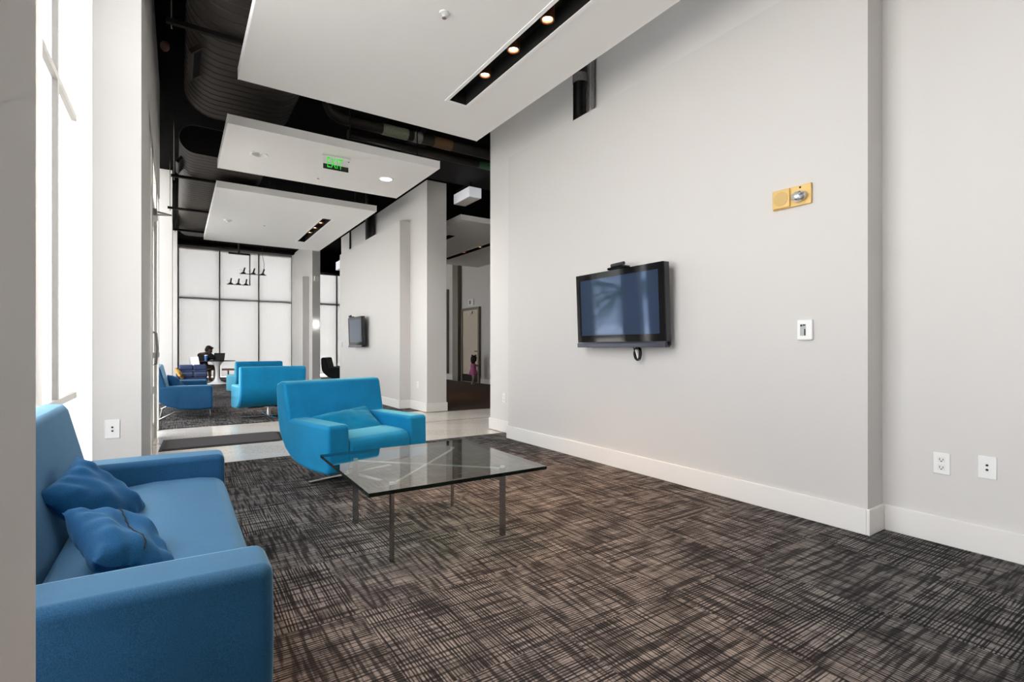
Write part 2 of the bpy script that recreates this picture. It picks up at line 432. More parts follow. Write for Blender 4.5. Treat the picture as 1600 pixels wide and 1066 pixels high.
# ------------------------------------------------------------------ setting: floors
CT = 4.7    # ceiling height
sbox('floor', -1.0, 9, -6.5, 21, -.12, -.008, M['terrazzo'], 'pale polished terrazzo floor crossing the lobby')
struct(MB().prism([(-.80, -6), (3.6, -6), (3.6, 5.60), (-.80, 5.60)], 'z', -.008, 0).build('floor', M['carpet']), 'charcoal and taupe carpet tiles under the glass table')
struct(MB().prism([(-.80, 8.40), (3.6, 8.40), (3.6, 20.6), (-.80, 20.6)], 'z', -.008, 0).build('floor', M['carpet']), 'carpet tiles of the farther lounge')
struct(MB().prism([(3.95, 8.12), (8.2, 7.75), (8.2, 20.6), (3.95, 20.6)], 'z', -.008, .0).build('floor', M['rust']), 'dark rust brown carpet in the room behind the passage')
sbox('floor', -60, 60, -40, 90, -.5, -.14, M['ext'], 'pale paving outside the windows')

# ceiling
sbox('ceiling', -1, 9, -6.5, 21, CT, CT+.15, M['black'], 'black painted open ceiling')

# right walls
sbox('wall_right', 3.6, 3.88, -6, 5.98, 0, CT, M['wall'], 'light grey wall behind the near television')
sbox('wall_right', 3.4, 3.6, 1.33, 5.22, 0, 3.45, M['panel'], 'furred-out wall panel carrying the near television')
sbox('wall_right', 3.6, 3.97, 8.1, 13.58, 0, 4.02, M['wall'], 'light grey wall behind the second television')
sbox('wall_right', 3.4, 3.6, 8.86, 12.96, 0, 3.45, M['panel'], 'furred-out wall panel carrying the second television')
sbox('wall_right', 3.6, 3.84, 17.0, 20.5, 0, 4.62, M['wall'], 'last stretch of grey wall beside the far window')
sbox('wall_right', 3.4, 3.6, 17.46, 19.3, 0, 3.45, M['panel'], 'furred-out panel beside the far window')
sbox('wall_right', 3.6, 3.97, 8.1, 13.58, 4.02, CT, M['black'])
# far room
sbox('wall_back', 8.05, 8.3, 5.2, 20.6, 0, CT, M['wall'], 'wall with the maple door in the far room')
sbox('wall_front', 3.88, 8.3, 5.2, 5.4, 0, CT, M['wall'])
sbox('wall_back', 7.9, 8.05, 15.25, 15.65, 0, CT, M['frame'], 'taupe pier left of the maple door')
sbox('wall_back', 7.93, 8.05, 16.35, 18.2, .22, 3.2, M['wall'])
sbox('wall_back', 7.9, 8.05, 16.2, 16.35, .22, 3.2, M['frame'])
# behind the camera
sbox('wall_front', -1, 3.9, -6.3, -6.1, 0, CT, M['wall'])

# baseboards
def base(name, x0, x1, y0, y1, h=.153):
    return struct(MB().prism([(x0, y0), (x1, y0), (x1, y1), (x0, y1)], 'z', 0, h, bev=.004, seg=2).build(name, M['wallw']))
base('baseboard_right', 3.583, 3.6, -6, 1.313)
base('baseboard_right', 3.383, 3.617, 1.313, 1.33)
base('baseboard_right', 3.383, 3.4, 1.33, 5.237)
base('baseboard_right', 3.4, 3.6, 5.22, 5.237)
base('baseboard_right', 3.583, 3.6, 5.237, 5.98)
base('baseboard_right', 3.583, 3.88, 5.98, 5.997)
base('baseboard_right', 3.583, 3.987, 8.083, 8.1)
base('baseboard_right', 3.97, 3.987, 8.1, 13.58)
base('baseboard_right', 3.583, 3.6, 8.1, 8.84)
base('baseboard_right', 3.383, 3.6, 8.843, 8.86)
base('baseboard_right', 3.383, 3.4, 8.86, 12.96)
base('baseboard_right', 3.583, 3.86, 16.983, 17.0)
base('baseboard_back', 8.03, 8.05, 5.4, 14.0)
base('baseboard_back', 8.03, 8.05, 15.65, 20.5, .2)

# left side: curtain wall glazing with wall fins
GX = -.78
fins = [(-.80, -.2, .2, 1.16), (-.4545, -.2, 4.18, 5.30), (-.80, -.085, 12.3, 13.9), (-.80, .0, 18.2, 20.4)]
for (a, b, y0, y1) in fins:
    sbox('wall_left', a, b, y0, y1, 0, CT, M['wall'])
sbox('wall_left', -.80, -.2, -6.1, -2.6, 0, CT, M['wall'])
sbox('wall_left', -.80, -.2, -.6, .2, 0, CT, M['wall'])
sbox('wall_left', -.34, -.2, 5.30, 8.40, 3.15, CT, M['wall'], 'wall above the glazed entrance door')
wi = [0]
def curtain(y0, y1, mull, zs=(.70, 3.10), shades=(0, 0, 0, 0), thin=False):
    GX = -.76 if thin else -.78; D0, D1 = (.0, .03) if thin else (-.05, .07)
    wi[0] += 1
    root = struct(empty('window_%d' % wi[0], (GX, (y0+y1)/2, 0)), 'tall clear curtain wall window on the left side')
    def B(*a): return MB().box(*a)
    def rel(b): 
        for v in b.bm.verts: v.co -= Vector((GX, (y0+y1)/2, 0))
        return b
    ys = [y0]+list(mull)+[y1]
    for y in (mull if thin else ys):
        yy0 = max(y0, y-.025); yy1 = min(y1, y+.025)
        rel(B(GX+D0-.004, GX+D1, yy0, yy1, 0, CT)).build('mullion', M['backlit'], root)
    for a, b, sh_ in zip(ys, ys[1:], shades):
        if sh_: rel(B(GX+.075, GX+.077, a+.03, b-.03, sh_, CT-.08)).build('roller_shade', M['shade'], root)  # unseen shades added to cut the daylight reaching the second panel wall
        for z in zs:
            rel(B(GX+D0-.004, GX+D1, a+.025, b-.025, z-.025, z+.025)).build('transom', M['backlit'], root)
        rel(B(GX+D0-.004, GX+D1, a+.025, b-.025, 0, .06)).build('sill', M['alu'], root)
        rel(B(GX+D0-.004, GX+D1, a+.025, b-.025, CT-.06, CT)).build('head', M['alu'], root)
        rel(B(GX-.006, GX+.006, a+.025, b-.025, .06, CT-.06)).build('pane', M['dglass'], root)
curtain(-2.6, -.6, [-1.6])  # unseen window added behind the camera to brighten the right wall
curtain(1.16, 3.84, [2.4])
sbox('wall_left', -.84, -.72, 3.84, 4.36, 0, CT, M['wall'])  # unseen opaque strip added to hold window light off the column
curtain(4.36, 5.78, [4.95], thin=True)
curtain(8.50, 12.3, [9.7, 11.0], shades=(2.0, 2.0, 0))
curtain(13.9, 18.2, [15.3, 16.75], shades=(2.4, 2.4, 0))
# vertical wall return closing the window bay behind the column
sbox('wall_left', -.84, -.45, 5.78, 5.9, 0, CT, M['wallw'])
sbox('wall_left', -.4545, -.33, 5.30, 5.9, 0, CT, M['wallw'])
sbox('wall_left', -.84, -.21, 8.40, 8.50, 0, CT, M['wall'])

# entrance door in its storefront frame
SF = -.26
d = struct(empty('door_1', (SF, 6.9, 0)), 'glazed aluminium entrance door with steel push bar')
def dr(b, n, m, smooth_=False, parent=None):
    for v in b.bm.verts: v.co -= Vector((SF, 6.9, 0))
    return b.build(n, m, parent or d, smooth_)
def fr(*a): return MB().box(*a, .004)
fz = 3.15
for y0, y1 in ((5.30, 5.93), (6.12, 6.44), (7.42, 7.72), (8.32, 8.40)):
    dr(fr(SF-.05, SF+.05, y0, y1, 0, fz), 'jamb', M['alu'])
dr(fr(SF-.05, SF+.05, 5.30, 8.40, fz-.07, fz), 'frame_head', M['alu'])
dr(fr(SF-.045, SF+.045, 6.44, 7.42, 2.62, 2.72), 'transom', M['alu'])
dr(fr(SF-.045, SF+.045, 5.93, 6.12, .58, .66), 'transom', M['alug'])
dr(fr(SF-.045, SF+.045, 5.93, 6.12, 2.62, 2.70), 'transom', M['alu'])
dr(MB().box(SF-.005, SF+.005, 5.93, 6.12, .66, 2.62), 'pane', M['dglass'])
dr(MB().box(SF-.005, SF+.005, 5.93, 6.12, .06, .58), 'pane', M['dglass'])
dr(MB().box(SF-.005, SF+.005, 5.93, 6.12, 2.70, 3.08), 'pane', M['dglass'])
dr(MB().box(SF-.005, SF+.005, 6.44, 7.42, 2.72, 3.08), 'pane', M['dglass'])
dr(MB().box(SF-.005, SF+.005, 7.72, 8.32, .06, 3.08), 'pane', M['dglass'])  # side pane added to bring more daylight onto the terrazzo
lf = MB()
lf.box(SF-.03, SF+.03, 6.45, 6.54, .02, 2.61); lf.box(SF-.03, SF+.03, 7.32, 7.41, .02, 2.61)
lf.box(SF-.03, SF+.03, 6.54, 7.32, .02, .24); lf.box(SF-.03, SF+.03, 6.54, 7.32, 2.49, 2.61); lf.box(SF-.03, SF+.03, 6.54, 7.32, .58, .66)
leaf = dr(lf, 'door_leaf', M['alu'])
dr(MB().box(SF-.004, SF+.004, 6.54, 7.32, .24, 2.49), 'pane', M['dglass'])
dr(MB().tube([(SF+.03, 6.5, .92), (SF+.075, 6.5, .94), (SF+.085, 6.5, 1.1), (SF+.075, 6.5, 1.26), (SF+.03, 6.5, 1.28)], .013), 'door_handle', M['steel'], True)
dr(MB().box(SF+.03, SF+.085, 6.58, 7.3, 1.0, 1.06, .008), 'push_bar', M['alug'])
dr(MB().box(SF+.03, SF+.08, 6.6, 6.9, 2.52, 2.60, .008).tube([(SF+.06, 6.75, 2.6), (SF+.2, 6.95, 2.62), (SF+.05, 7.1, 2.64)], .010), 'door_closer', M['alug'])

# far end: big window with roller shades
EY = 20.5
wi[0] += 1
e = struct(empty('window_%d' % wi[0], (1.85, EY, 0)), 'tall far window with pale roller shades')
def rel(b):
    for v in b.bm.verts: v.co -= Vector((1.85, EY, 0))
    return b
xs = [.03, 1.238, 2.474, 3.6]
for i, x in enumerate(xs):
    rel(MB().box(x-.03 if i else x-.06, x+.03, EY-.04, EY+.08, 0, 4.62)).build('mullion', M['alug'], e)
for a, b in zip(xs, xs[1:]):
    rel(MB().box(a+.03, b-.03, EY+.0, EY+.08, 2.80, 2.87)).build('transom', M['alug'], e)
    rel(MB().box(a+.03, b-.03, EY-.03, EY+.08, 4.52, 4.62)).build('head', M['alug'], e)
    rel(MB().box(a+.03, b-.03, EY-.03, EY+.08, 0, .10)).build('sill', M['alug'], e)
    rel(MB().box(a+.03, b-.03, EY+.045, EY+.055, .1, 4.52)).build('pane', M['glass'], e)
    rel(MB().box(a+.035, b-.035, EY-.012, EY-.010, .12, 4.52)).build('roller_shade', M['shade'], e)
    rel(MB().tube([(a+.04, EY-.05, 4.53), (b-.04, EY-.05, 4.53)], .035)).build('roller_tube', M['alu'], e)
sbox('wall_far', -1, 9, EY-.02, EY+.2, 4.62, CT, M['wallw'])
sbox('wall_far', -.9, -.03, EY-.1, EY+.2, 0, CT, M['wall'])
wi[0] += 1
e2 = struct(empty('window_%d' % wi[0], (5.9, EY, 0)), 'shaded far window seen through the second opening')
def rel2(b):
    for v in b.bm.verts: v.co -= Vector((5.9, EY, 0))
    return b
xs = [3.84, 5.25, 6.65, 8.05]
for x in xs: rel2(MB().box(x-.03, x+.03, EY-.04, EY+.08, 0, 4.62)).build('mullion', M['alug'], e2)
for a, b in zip(xs, xs[1:]):
    rel2(MB().box(a+.03, b-.03, EY, EY+.08, 2.80, 2.87)).build('transom', M['alug'], e2)
    rel2(MB().box(a+.03, b-.03, EY+.045, EY+.055, .0, 4.62)).build('pane', M['glass'], e2)
    rel2(MB().box(a+.035, b-.035, EY-.012, EY-.010, .12, 4.5)).build('roller_shade', M['shade'], e2)
# dark beam below the ceiling at the far end
sbox('trim_1', -.2, 3.6, 19.9, 20.2, 4.58, CT, M['black'])
sbox('trim_2', 3.84, 8.05, 19.6, 20.3, 3.95, CT, M['black'])

# far room door
d2 = struct(empty('door_2', (8.05, 14.55, 0)), 'pale maple door with closer in the far room')
def dr2(b, n, m):
    for v in b.bm.verts: v.co -= Vector((8.05, 14.55, 0))
    return b.build(n, m, d2)
dr2(MB().box(7.97, 8.05, 13.95, 14.03, 0, 2.44).box(7.97, 8.05, 15.07, 15.15, 0, 2.44).box(7.97, 8.05, 14.03, 15.07, 2.36, 2.44), 'door_frame', M['frame'])
dr2(MB().box(8.0, 8.05, 14.03, 15.07, .01, 2.36), 'door_leaf', M['door'])
dr2(MB().box(7.96, 8.0, 14.4, 14.75, 2.24, 2.31), 'door_closer', M['steel'])
dr2(MB().box(7.985, 8.0, 14.05, 15.05, .02, .26), 'kick_plate', M['darkbeam'])
dr2(MB().box(7.95, 8.0, 14.08, 14.2, 1.0, 1.03), 'door_handle', M['steel'])

# ------------------------------------------------------------------ ceiling clouds
def cloud(x0, x1, y0, y1, z, holes, label, t=.10):
    """suspended panel with rectangular openings"""
    b = MB()
    xs = sorted({x0, x1, *[h[0] for h in holes], *[h[1] for h in holes]}); ys = sorted({y0, y1, *[h[2] for h in holes], *[h[3] for h in holes]})
    vt = {}; bm = b.bm
    def V(x, y, zz):
        k = (x, y, zz)
        if k not in vt: vt[k] = bm.verts.new((x-(x0+x1)/2, y-(y0+y1)/2, zz-z))
        return vt[k]
    cells = set()
    for i in range(len(xs)-1):
        for j in range(len(ys)-1):
            cx, cy = (xs[i]+xs[i+1])/2, (ys[j]+ys[j+1])/2
            if not any(h[0] < cx < h[1] and h[2] < cy < h[3] for h in holes): cells.add((i, j))
    for (i, j) in cells:
        X0, X1, Y0, Y1 = xs[i], xs[i+1], ys[j], ys[j+1]
        bm.faces.new((V(X0, Y0, z), V(X0, Y1, z), V(X1, Y1, z), V(X1, Y0, z)))
        bm.faces.new((V(X0, Y0, z+t), V(X1, Y0, z+t), V(X1, Y1, z+t), V(X0, Y1, z+t)))
        for (di, dj, p, q) in ((-1, 0, (X0, Y1), (X0, Y0)), (1, 0, (X1, Y0), (X1, Y1)), (0, -1, (X0, Y0), (X1, Y0)), (0, 1, (X1, Y1), (X0, Y1))):
            if (i+di, j+dj) not in cells:
                bm.faces.new((V(*p, z), V(*q, z), V(*q, z+t), V(*p, z+t)))
    bmesh.ops.recalc_face_normals(bm, faces=bm.faces[:])
    root = empty('ceiling_panel', ((x0+x1)/2, (y0+y1)/2, z), 0, label, 'ceiling panel', 'suspended white ceiling panels')
    b.build('panel', M['cloud'], root)
    # white metal edge along the four lower sides
    eb = MB(); a, c = (x1-x0)/2, (y1-y0)/2
    eb.box(-a-.006, -a, -c-.006, c+.006, -.001, t+.002).box(a, a+.006, -c-.006, c+.006, -.001, t+.002)
    eb.build('edge_trim', M['edge'], root)
    # hanger rods up to the structure
    for sx in (.08, .8):
        for sy in (-.8, .62):
            MB().tube([(a*sx, c*sy, t), (a*sx, c*sy, CT-z)], .008, 6).build('hanger_rod', M['darkbeam'], root)
    return root
def spot(parent, loc, energy, size=R(50), col=(1, .58, .30), blend=.7):
    l = bpy.data.lights.new('halogen_beam', 'SPOT'); l.energy = energy; l.color = col; l.spot_size = size; l.spot_blend = blend; l.shadow_soft_size = .03
    o = bpy.data.objects.new('halogen_beam', l); COL.objects.link(o); o.parent = parent; o.location = loc; return o
def slot(x0, x1, y0, y1, z, lamps, label, group='recessed slot lights', energy=120):
    root = empty('slot_light', ((x0+x1)/2, (y0+y1)/2, z), 0, label, 'slot light', group)
    a, c = (x1-x0)/2, (y1-y0)/2; w = .032
    t = MB().box(-a, -a+w, -c, c, -.005, .0).box(a-w, a, -c, c, -.005, .0).box(-a+w, a-w, -c, -c+w, -.005, 0).box(-a+w, a-w, c-w, c, -.005, 0)
    t.build('trim_frame', M['edge'], root)
    h = .14; i = w-.004
    hb = MB().box(-a+i-.006, -a+i, -c+i, c-i, 0, h).box(a-i, a-i+.006, -c+i, c-i, 0, h).box(-a+i, a-i, -c+i-.006, -c+i, 0, h).box(-a+i, a-i, c-i, c-i+.006, 0, h).box(-a+i, a-i, -c+i, c-i, h, h+.006)
    hb.build('housing', M['ductin'], root)
    for ly in lamps:
        yy = ly-(y0+y1)/2; ox_ = -.022
        lp = MB().lathe([(.040, .006), (.047, .000), (.052, .006), (.052, .10), (.042, .105), (.032, .04), (.040, .006)], 20, (ox_, yy, 0), caps=False).build('lamp_holder', M['holder'], root, True)
        MB().lathe([(.0, .012), (.030, .014), (.034, .020), (.028, .07)], 16, (ox_, yy, 0)).build('bulb', M['bulb'], lp)
        sp = spot(lp, (ox_, yy, .006), energy)
    return root
Z = 3.5
h1 = (2.175, 2.385, 1.96, 4.415); h1b = (.80, 1.0, -.2, 2.2)
cloud(.455, 2.88, -2.2, 5.10, Z, [h1, h1b], 'large white ceiling panel nearest the camera with a long black light slot')
slot(2.155, 2.405, 1.94, 4.435, Z, [3.84, 3.39, 2.94, 2.49], 'black slot light with three glowing halogen lamps, in the nearest ceiling panel')
slot(.78, 1.02, -.22, 2.22, Z, [1.6, 1.1], 'black slot light over the blue sofa', energy=100)
cloud(.45, 2.91, 6.15, 7.75, Z, [(2.462-.085, 2.462+.085, 6.951-.085, 6.951+.085), (.845-.085, .845+.085, 6.945-.085, 6.945+.085)], 'middle white ceiling panel with the green exit sign below it')
h3 = (2.215, 2.405, 9.67, 12.07)
cloud(.49, 2.90, 8.68, 13.0, Z, [h3], 'farthest white ceiling panel of the row with a short-looking black slot')
slot(2.20, 2.42, 9.65, 12.09, Z, [10.09, 10.57, 11.04], 'black slot light in the farthest ceiling panel of the row', energy=60)
# far room panel
h4 = (4.75, 4.95, 9.6, 11.8); h5 = (5.9, 6.1, 9.6, 12.3)
cloud(4.40, 7.4, 8.36, 13.0, Z, [h4, h5], 'ceiling panel of the dim room behind the passage')
slot(4.73, 4.97, 9.58, 11.82, Z, [10.3, 11.0], 'slot light in the far room panel, nearer the passage pier', energy=25)
slot(5.88, 6.12, 9.58, 12.32, Z, [10.4, 11.2], 'slot light in the far room panel, nearer the maple door', energy=25)

# downlights and small ceiling devices
def downlight(x, y, z, lit, label):
    r = empty('downlight', (x, y, z), 0, label, 'downlight')
    MB().lathe([(.080, .0), (.082, -.004), (.102, -.004), (.104, 0), (.084, .002), (.082, .05), (.080, .09), (.080, .0)], 28, caps=False).build('trim_ring', M['edge'], r, True)
    MB().lathe([(.0, .004 if lit else .05), (.080, .004 if lit else .05), (.080, .06), (0, .06)], 24).build('diffuser' if lit else 'reflector', M['lit'] if lit else M['chrome'], r)
    if lit:
        sp = spot(r, (0, 0, -.012), 110, R(150), (1, .97, .93), 1)
    else:
        MB().ball((.02, 0, .03), .022).build('bulb', M['white'], r, True)
    return r
downlight(2.462, 6.951, Z, True, 'round lit downlight in the middle ceiling panel right of the exit sign')
downlight(.845, 6.945, Z, False, 'unlit round downlight in the middle ceiling panel left of the exit sign')
def sprinkler(x, y, z, label):
    r = empty('fire_sprinkler', (x, y, z), 0, label, 'sprinkler', 'ceiling sprinklers')
    MB().lathe([(0, 0), (.035, 0), (.034, -.006), (.012, -.010), (0, -.010)], 20).build('escutcheon', M['white'], r, True)
    MB().tube([(0, 0, -.008), (0, 0, -.03)], .006, 8).tube([(-.012, 0, -.012), (-.010, 0, -.034)], .003, 6).tube([(.012, 0, -.012), (.010, 0, -.034)], .003, 6).build('frame_arms', M['white'], r)
    MB().lathe([(0, -.036), (.016, -.036), (.016, -.039), (0, -.039)], 14).build('deflector', M['steel'], r)
    return r
sprinkler(1.59, 3.279, Z, 'white fire sprinkler under the nearest ceiling panel')
sprinkler(1.631, 7.342, Z, 'white fire sprinkler under the middle ceiling panel behind the exit sign')
sprinkler(1.396, 10.737, Z, 'white fire sprinkler under the farthest ceiling panel')
def smoke(x, y, z, label):
    r = empty('recessed_spotlight', (x, y, z), 0, label, 'spotlight')
    MB().lathe([(0, 0), (.07, 0), (.066, -.01), (.05, -.022), (0, -.024)], 24).build('base', M['white'], r, True)
    MB().lathe([(0, -.024), (.022, -.024), (.02, -.035), (0, -.036)], 16).build('lens', M['clear'], r, True)
smoke(.787, 10.792, Z, 'small white round fitting under the farthest ceiling panel at its left')

# exit sign
ex = empty('exit_sign', (1.657, 6.5, Z), 0, 'green lettered exit sign hanging under the middle ceiling panel', 'exit sign')
MB().box(-.17, .17, -.025, .025, -.022, 0, .004).build('canopy', M['white'], ex)
MB().box(-.153, .153, -.004, .004, -.165, -.022).build('acrylic_plate', M['signclear'], ex)
MB().box(-.153, .153, -.0055, .0055, -.165, -.105).build('black_strip', M['signblack'], ex)
t = text_mesh('EXIT', .155, .0012, 'letters', M['green'], ex, 0.62, 1.17); t.location = (-.015, -.0085, -.092)
MB().tube([(.155, 0, -.03), (.165, 0, -.03)], .006).build('test_button', M['dark'], ex)

# ------------------------------------------------------------------ ductwork
def oval_duct(x0, x1, z0, z1, y0, y1, label, ring=.13, open_=True):
    r = empty('air_duct', ((x0+x1)/2, y0, (z0+z1)/2), 0, label, 'air duct', 'spiral oval ducts')
    a = (z1-z0)/2; hw = (x1-x0)/2-a; n = 14
    def sec(k):
        pts = []
        for i in range(n+1):
            t = PI/2+PI*i/n; pts.append((-hw+k*a*math.cos(t), k*a*math.sin(t)))
        for i in range(n+1):
            t = -PI/2+PI*i/n; pts.append((hw+k*a*math.cos(t), k*a*math.sin(t)))
        return pts
    b = MB(); rings = []
    y = 0; Ln = y1-y0; prof = []
    while y < Ln-1e-6:
        prof += [(y, 1.0), (min(Ln, y+ring*.86), 1.0), (min(Ln, y+ring*.90), 1.022), (min(Ln, y+ring*.97), 1.022)]
        y += ring
    prof.append((Ln, 1.0))
    m = 2*(n+1)
    for (yy, k) in prof:
        # spiral seam: shift along the axis with the height
        rings.append([b.bm.verts.new((p[0], yy, p[1])) for p in sec(k)])
    for A, B in zip(rings, rings[1:]):
        for i in range(m): b.bm.faces.new((A[i], A[(i+1) % m], B[(i+1) % m], B[i]))
    bmesh.ops.recalc_face_normals(b.bm, faces=b.bm.faces[:])
    b.build('spiral_casing', M['duct'], r, True)
    cp = MB(); A = [cp.bm.verts.new((p[0], .02, p[1])) for p in sec(.985)]; B = [cp.bm.verts.new((p[0], .05, p[1])) for p in sec(.985)]
    cp.bm.faces.new(A); cp.bm.faces.new(B)
    for i in range(m): cp.bm.faces.new((A[i], A[(i+1) % m], B[(i+1) % m], B[i]))
    bmesh.ops.recalc_face_normals(cp.bm, faces=cp.bm.faces[:]); cp.build('end_cap', M['ductin'], r)
    cp = MB(); A = [cp.bm.verts.new((p[0], Ln-.05, p[1])) for p in sec(.985)]; B = [cp.bm.verts.new((p[0], Ln-.02, p[1])) for p in sec(.985)]
    cp.bm.faces.new(A); cp.bm.faces.new(B)
    for i in range(m): cp.bm.faces.new((A[i], A[(i+1) % m], B[(i+1) % m], B[i]))
    bmesh.ops.recalc_face_normals(cp.bm, faces=cp.bm.faces[:]); cp.build('end_cap', M['ductin'], r)
    return r
def register(parent, x, y, z, w, h, rot):
    b = MB(); mt = Matrix.Translation((x, y, z)) @ Matrix.Rotation(rot, 4, 'Y')
    b.box(-.02, .02, -w/2, w/2, -h/2, -h/2+.03, mtx=mt).box(-.02, .02, -w/2, w/2, h/2-.03, h/2, mtx=mt).box(-.02, .02, -w/2, -w/2+.03, -h/2, h/2, mtx=mt).box(-.02, .02, w/2-.03, w/2, -h/2, h/2, mtx=mt)
    f = b.build('air_register', M['duct'], parent)
    MB().box(-.012, .0, -w/2+.03, w/2-.03, -h/2+.03, h/2-.03, mtx=mt).build('grille', M['ductin'], f)
du1 = oval_duct(.07, 1.25, 3.95, 4.58, 3.6, 7.25, 'big dark spiral duct above the nearest ceiling panel')
register(du1, -.45, 2.4, -.24, .62, .30, R(48))
du2 = oval_duct(.02, 1.15, 3.72, 4.10, 8.0, 13.9, 'long dark oval duct running past the far ceiling panels')
register(du2, -.52, .75, -.10, .55, .24, R(35))
# trapeze hangers below the ducts
def hanger(y, x0, x1, z, label):
    r = empty('duct_hanger', ((x0+x1)/2, y, z), 0, label, 'hanger', 'dark strut hangers under the ducts')
    a = (x1-x0)/2
    MB().box(-a, a, -.02, .02, -.02, .02).build('strut', M['darkbeam'], r)
    for sx in (-1, 1): MB().tube([(sx*(a-.04), 0, -.06), (sx*(a-.04), 0, CT-z)], .007, 6).build('threaded_rod', M['steel'], r)
hanger(5.25, -.08, 1.40, 3.92, 'dark strut hanger under the big near duct')
hanger(9.1, -.08, 1.3, 3.69, 'dark strut hanger under the long duct, nearest of the three')
hanger(11.2, -.15, 1.3, 3.69, 'dark strut hanger under the long duct, middle of the three')
hanger(13.2, -.08, 1.3, 3.69, 'dark strut hanger under the long duct, farthest of the three')
# pipes
def pipe(name, pts, r, label, bands=(), m='pipe', n=14, cat='pipe'):
    p0 = Vector(pts[0]); root = empty(name, pts[0], 0, label, cat)
    MB().tube([Vector(p)-p0 for p in pts], r, n).build('pipe_run', M[m], root, True)
    for (a, b, mt, nm) in bands:
        MB().tube([Vector(a)-p0, Vector(b)-p0], r*1.06, n).build(nm, M[mt], root, True)
    return root
def el(a, c, b, k=5):
    a, c, b = Vector(a), Vector(c), Vector(b)
    return [tuple((1-t)**2*a+2*t*(1-t)*c+t*t*b) for t in [i/k for i in range(k+1)]]
# the labelled pipe above the middle panel
PZ = 4.0; PY = 6.5
lab = pipe('ceiling_pipe', [(1.56, PY, CT)]+el((1.56, PY, PZ+.22), (1.56, PY, PZ), (1.78, PY, PZ))+[(5.2, PY, PZ)], .072, 'dark ceiling pipe with an elbow, a pale green and a dull orange label',
     [((2.25, PY, PZ), (2.60, PY, PZ), 'labg', 'pipe_label'), ((2.68, PY, PZ), (2.80, PY, PZ), 'taped', 'tape_band'), ((2.98, PY, PZ+.0), (3.26, PY, PZ), 'labo', 'pipe_label')])
MB().lathe([(0, -.02), (.02, -.02), (.02, .02), (0, .02)], 10).tube([(0, 0, 0), (.0, -.06, .0), (0, -.06, .09)], .012, 8).build('valve_handle', M['valve'], lab, loc=(-.02, -.08, -.56))
pipe('ceiling_pipe', [(1.9, 6.85, 3.97), (6.5, 6.85, 3.97)], .055, 'thinner dark ceiling pipe with a green label behind the bigger one', [((3.90, 6.85, 3.97), (4.25, 6.85, 3.97), 'labt', 'pipe_label')])
# vertical wrapped pipe above the near wall panel, and its neighbours
v = pipe('vertical_pipe', [(3.50, 4.0, 3.46), (3.50, 4.0, CT)], .075, 'black wrapped vertical pipe above the near wall panel',
     [((3.50, 4.0, 3.86), (3.50, 4.0, 3.95), 'taped', 'tape_band'), ((3.50, 4.0, 4.28), (3.50, 4.0, 4.36), 'taped', 'tape_band')], 'pipeblk')
pipe('conduit', [(3.56, 3.87, 3.46), (3.56, 3.87, CT)], .02, 'thin grey conduit beside the black wrapped pipe', (), 'taped', 10, 'conduit')
pipe('vertical_pipe', [(3.49, 10.85, 3.46), (3.49, 10.85, CT)], .10, 'black vertical pipe above the second wall panel', (), 'pipeblk')
pipe('conduit', [(3.57, 12.65, 3.46), (3.57, 12.65, CT)], .022, 'thin dark conduit above the second wall panel', (), 'pipeblk', 10, 'conduit')
# rectangular duct over the passage
tag(MB().box(-1.0, 1.1, -.55, .5, 0, .42, .01).build('rectangular_duct', M['darkbeam'], None, loc=(4.1, 7.55, 4.03)), 'dark rectangular duct crossing above the passage', 'air duct')
# dull red lamp in the dark plenum
rb = empty('ceiling_bulb', (-.09, 5.35, 3.74), 0, 'dull red bulb hanging in the dark ceiling at far left', 'bulb')
MB().ball((0, 0, 0), .035, .035, .045).build('bulb', M['red'], rb, True)
MB().tube([(0, 0, .04), (0, 0, CT-3.74)], .006, 6).build('cord', M['black'], rb)

# pendant boxes in the passage
def lightbox(x0, x1, y0, y1, z0, z1, label, top=CT):
    r = empty('pendant_light', ((x0+x1)/2, (y0+y1)/2, z0), 0, label, 'pendant light', 'white box lights in the passages')
    a, c = (x1-x0)/2, (y1-y0)/2
    MB().box(-a, a, -c, c, .006, z1-z0, .006).build('housing', M['boxlight'], r)
    MB().box(-a+.01, a-.01, -c+.01, c-.01, 0, .006).build('diffuser', M['boxunder'], r)
    MB().tube([(0, -c*.4, z1-z0), (0, -c*.4, top-z0)], .018, 8).build('stem', M['darkbeam'], r)
    MB().tube([(0, -c*.4, z1-z0+.12), (0, c*1.5, z1-z0+.12)], .012, 8).build('stay', M['darkbeam'], r)
lightbox(4.19, 4.43, 7.66, 8.25, 3.72, 3.90, 'white box pendant hanging in the near passage, wholly visible', 4.03)
lightbox(5.55, 5.8, 8.6, 9.2, 3.82, 4.0, 'white box pendant half hidden behind the near wall end')
lightbox(4.05, 4.32, 15.2, 15.9, 3.50, 3.75, 'white box pendant in the second opening beside the far wall')

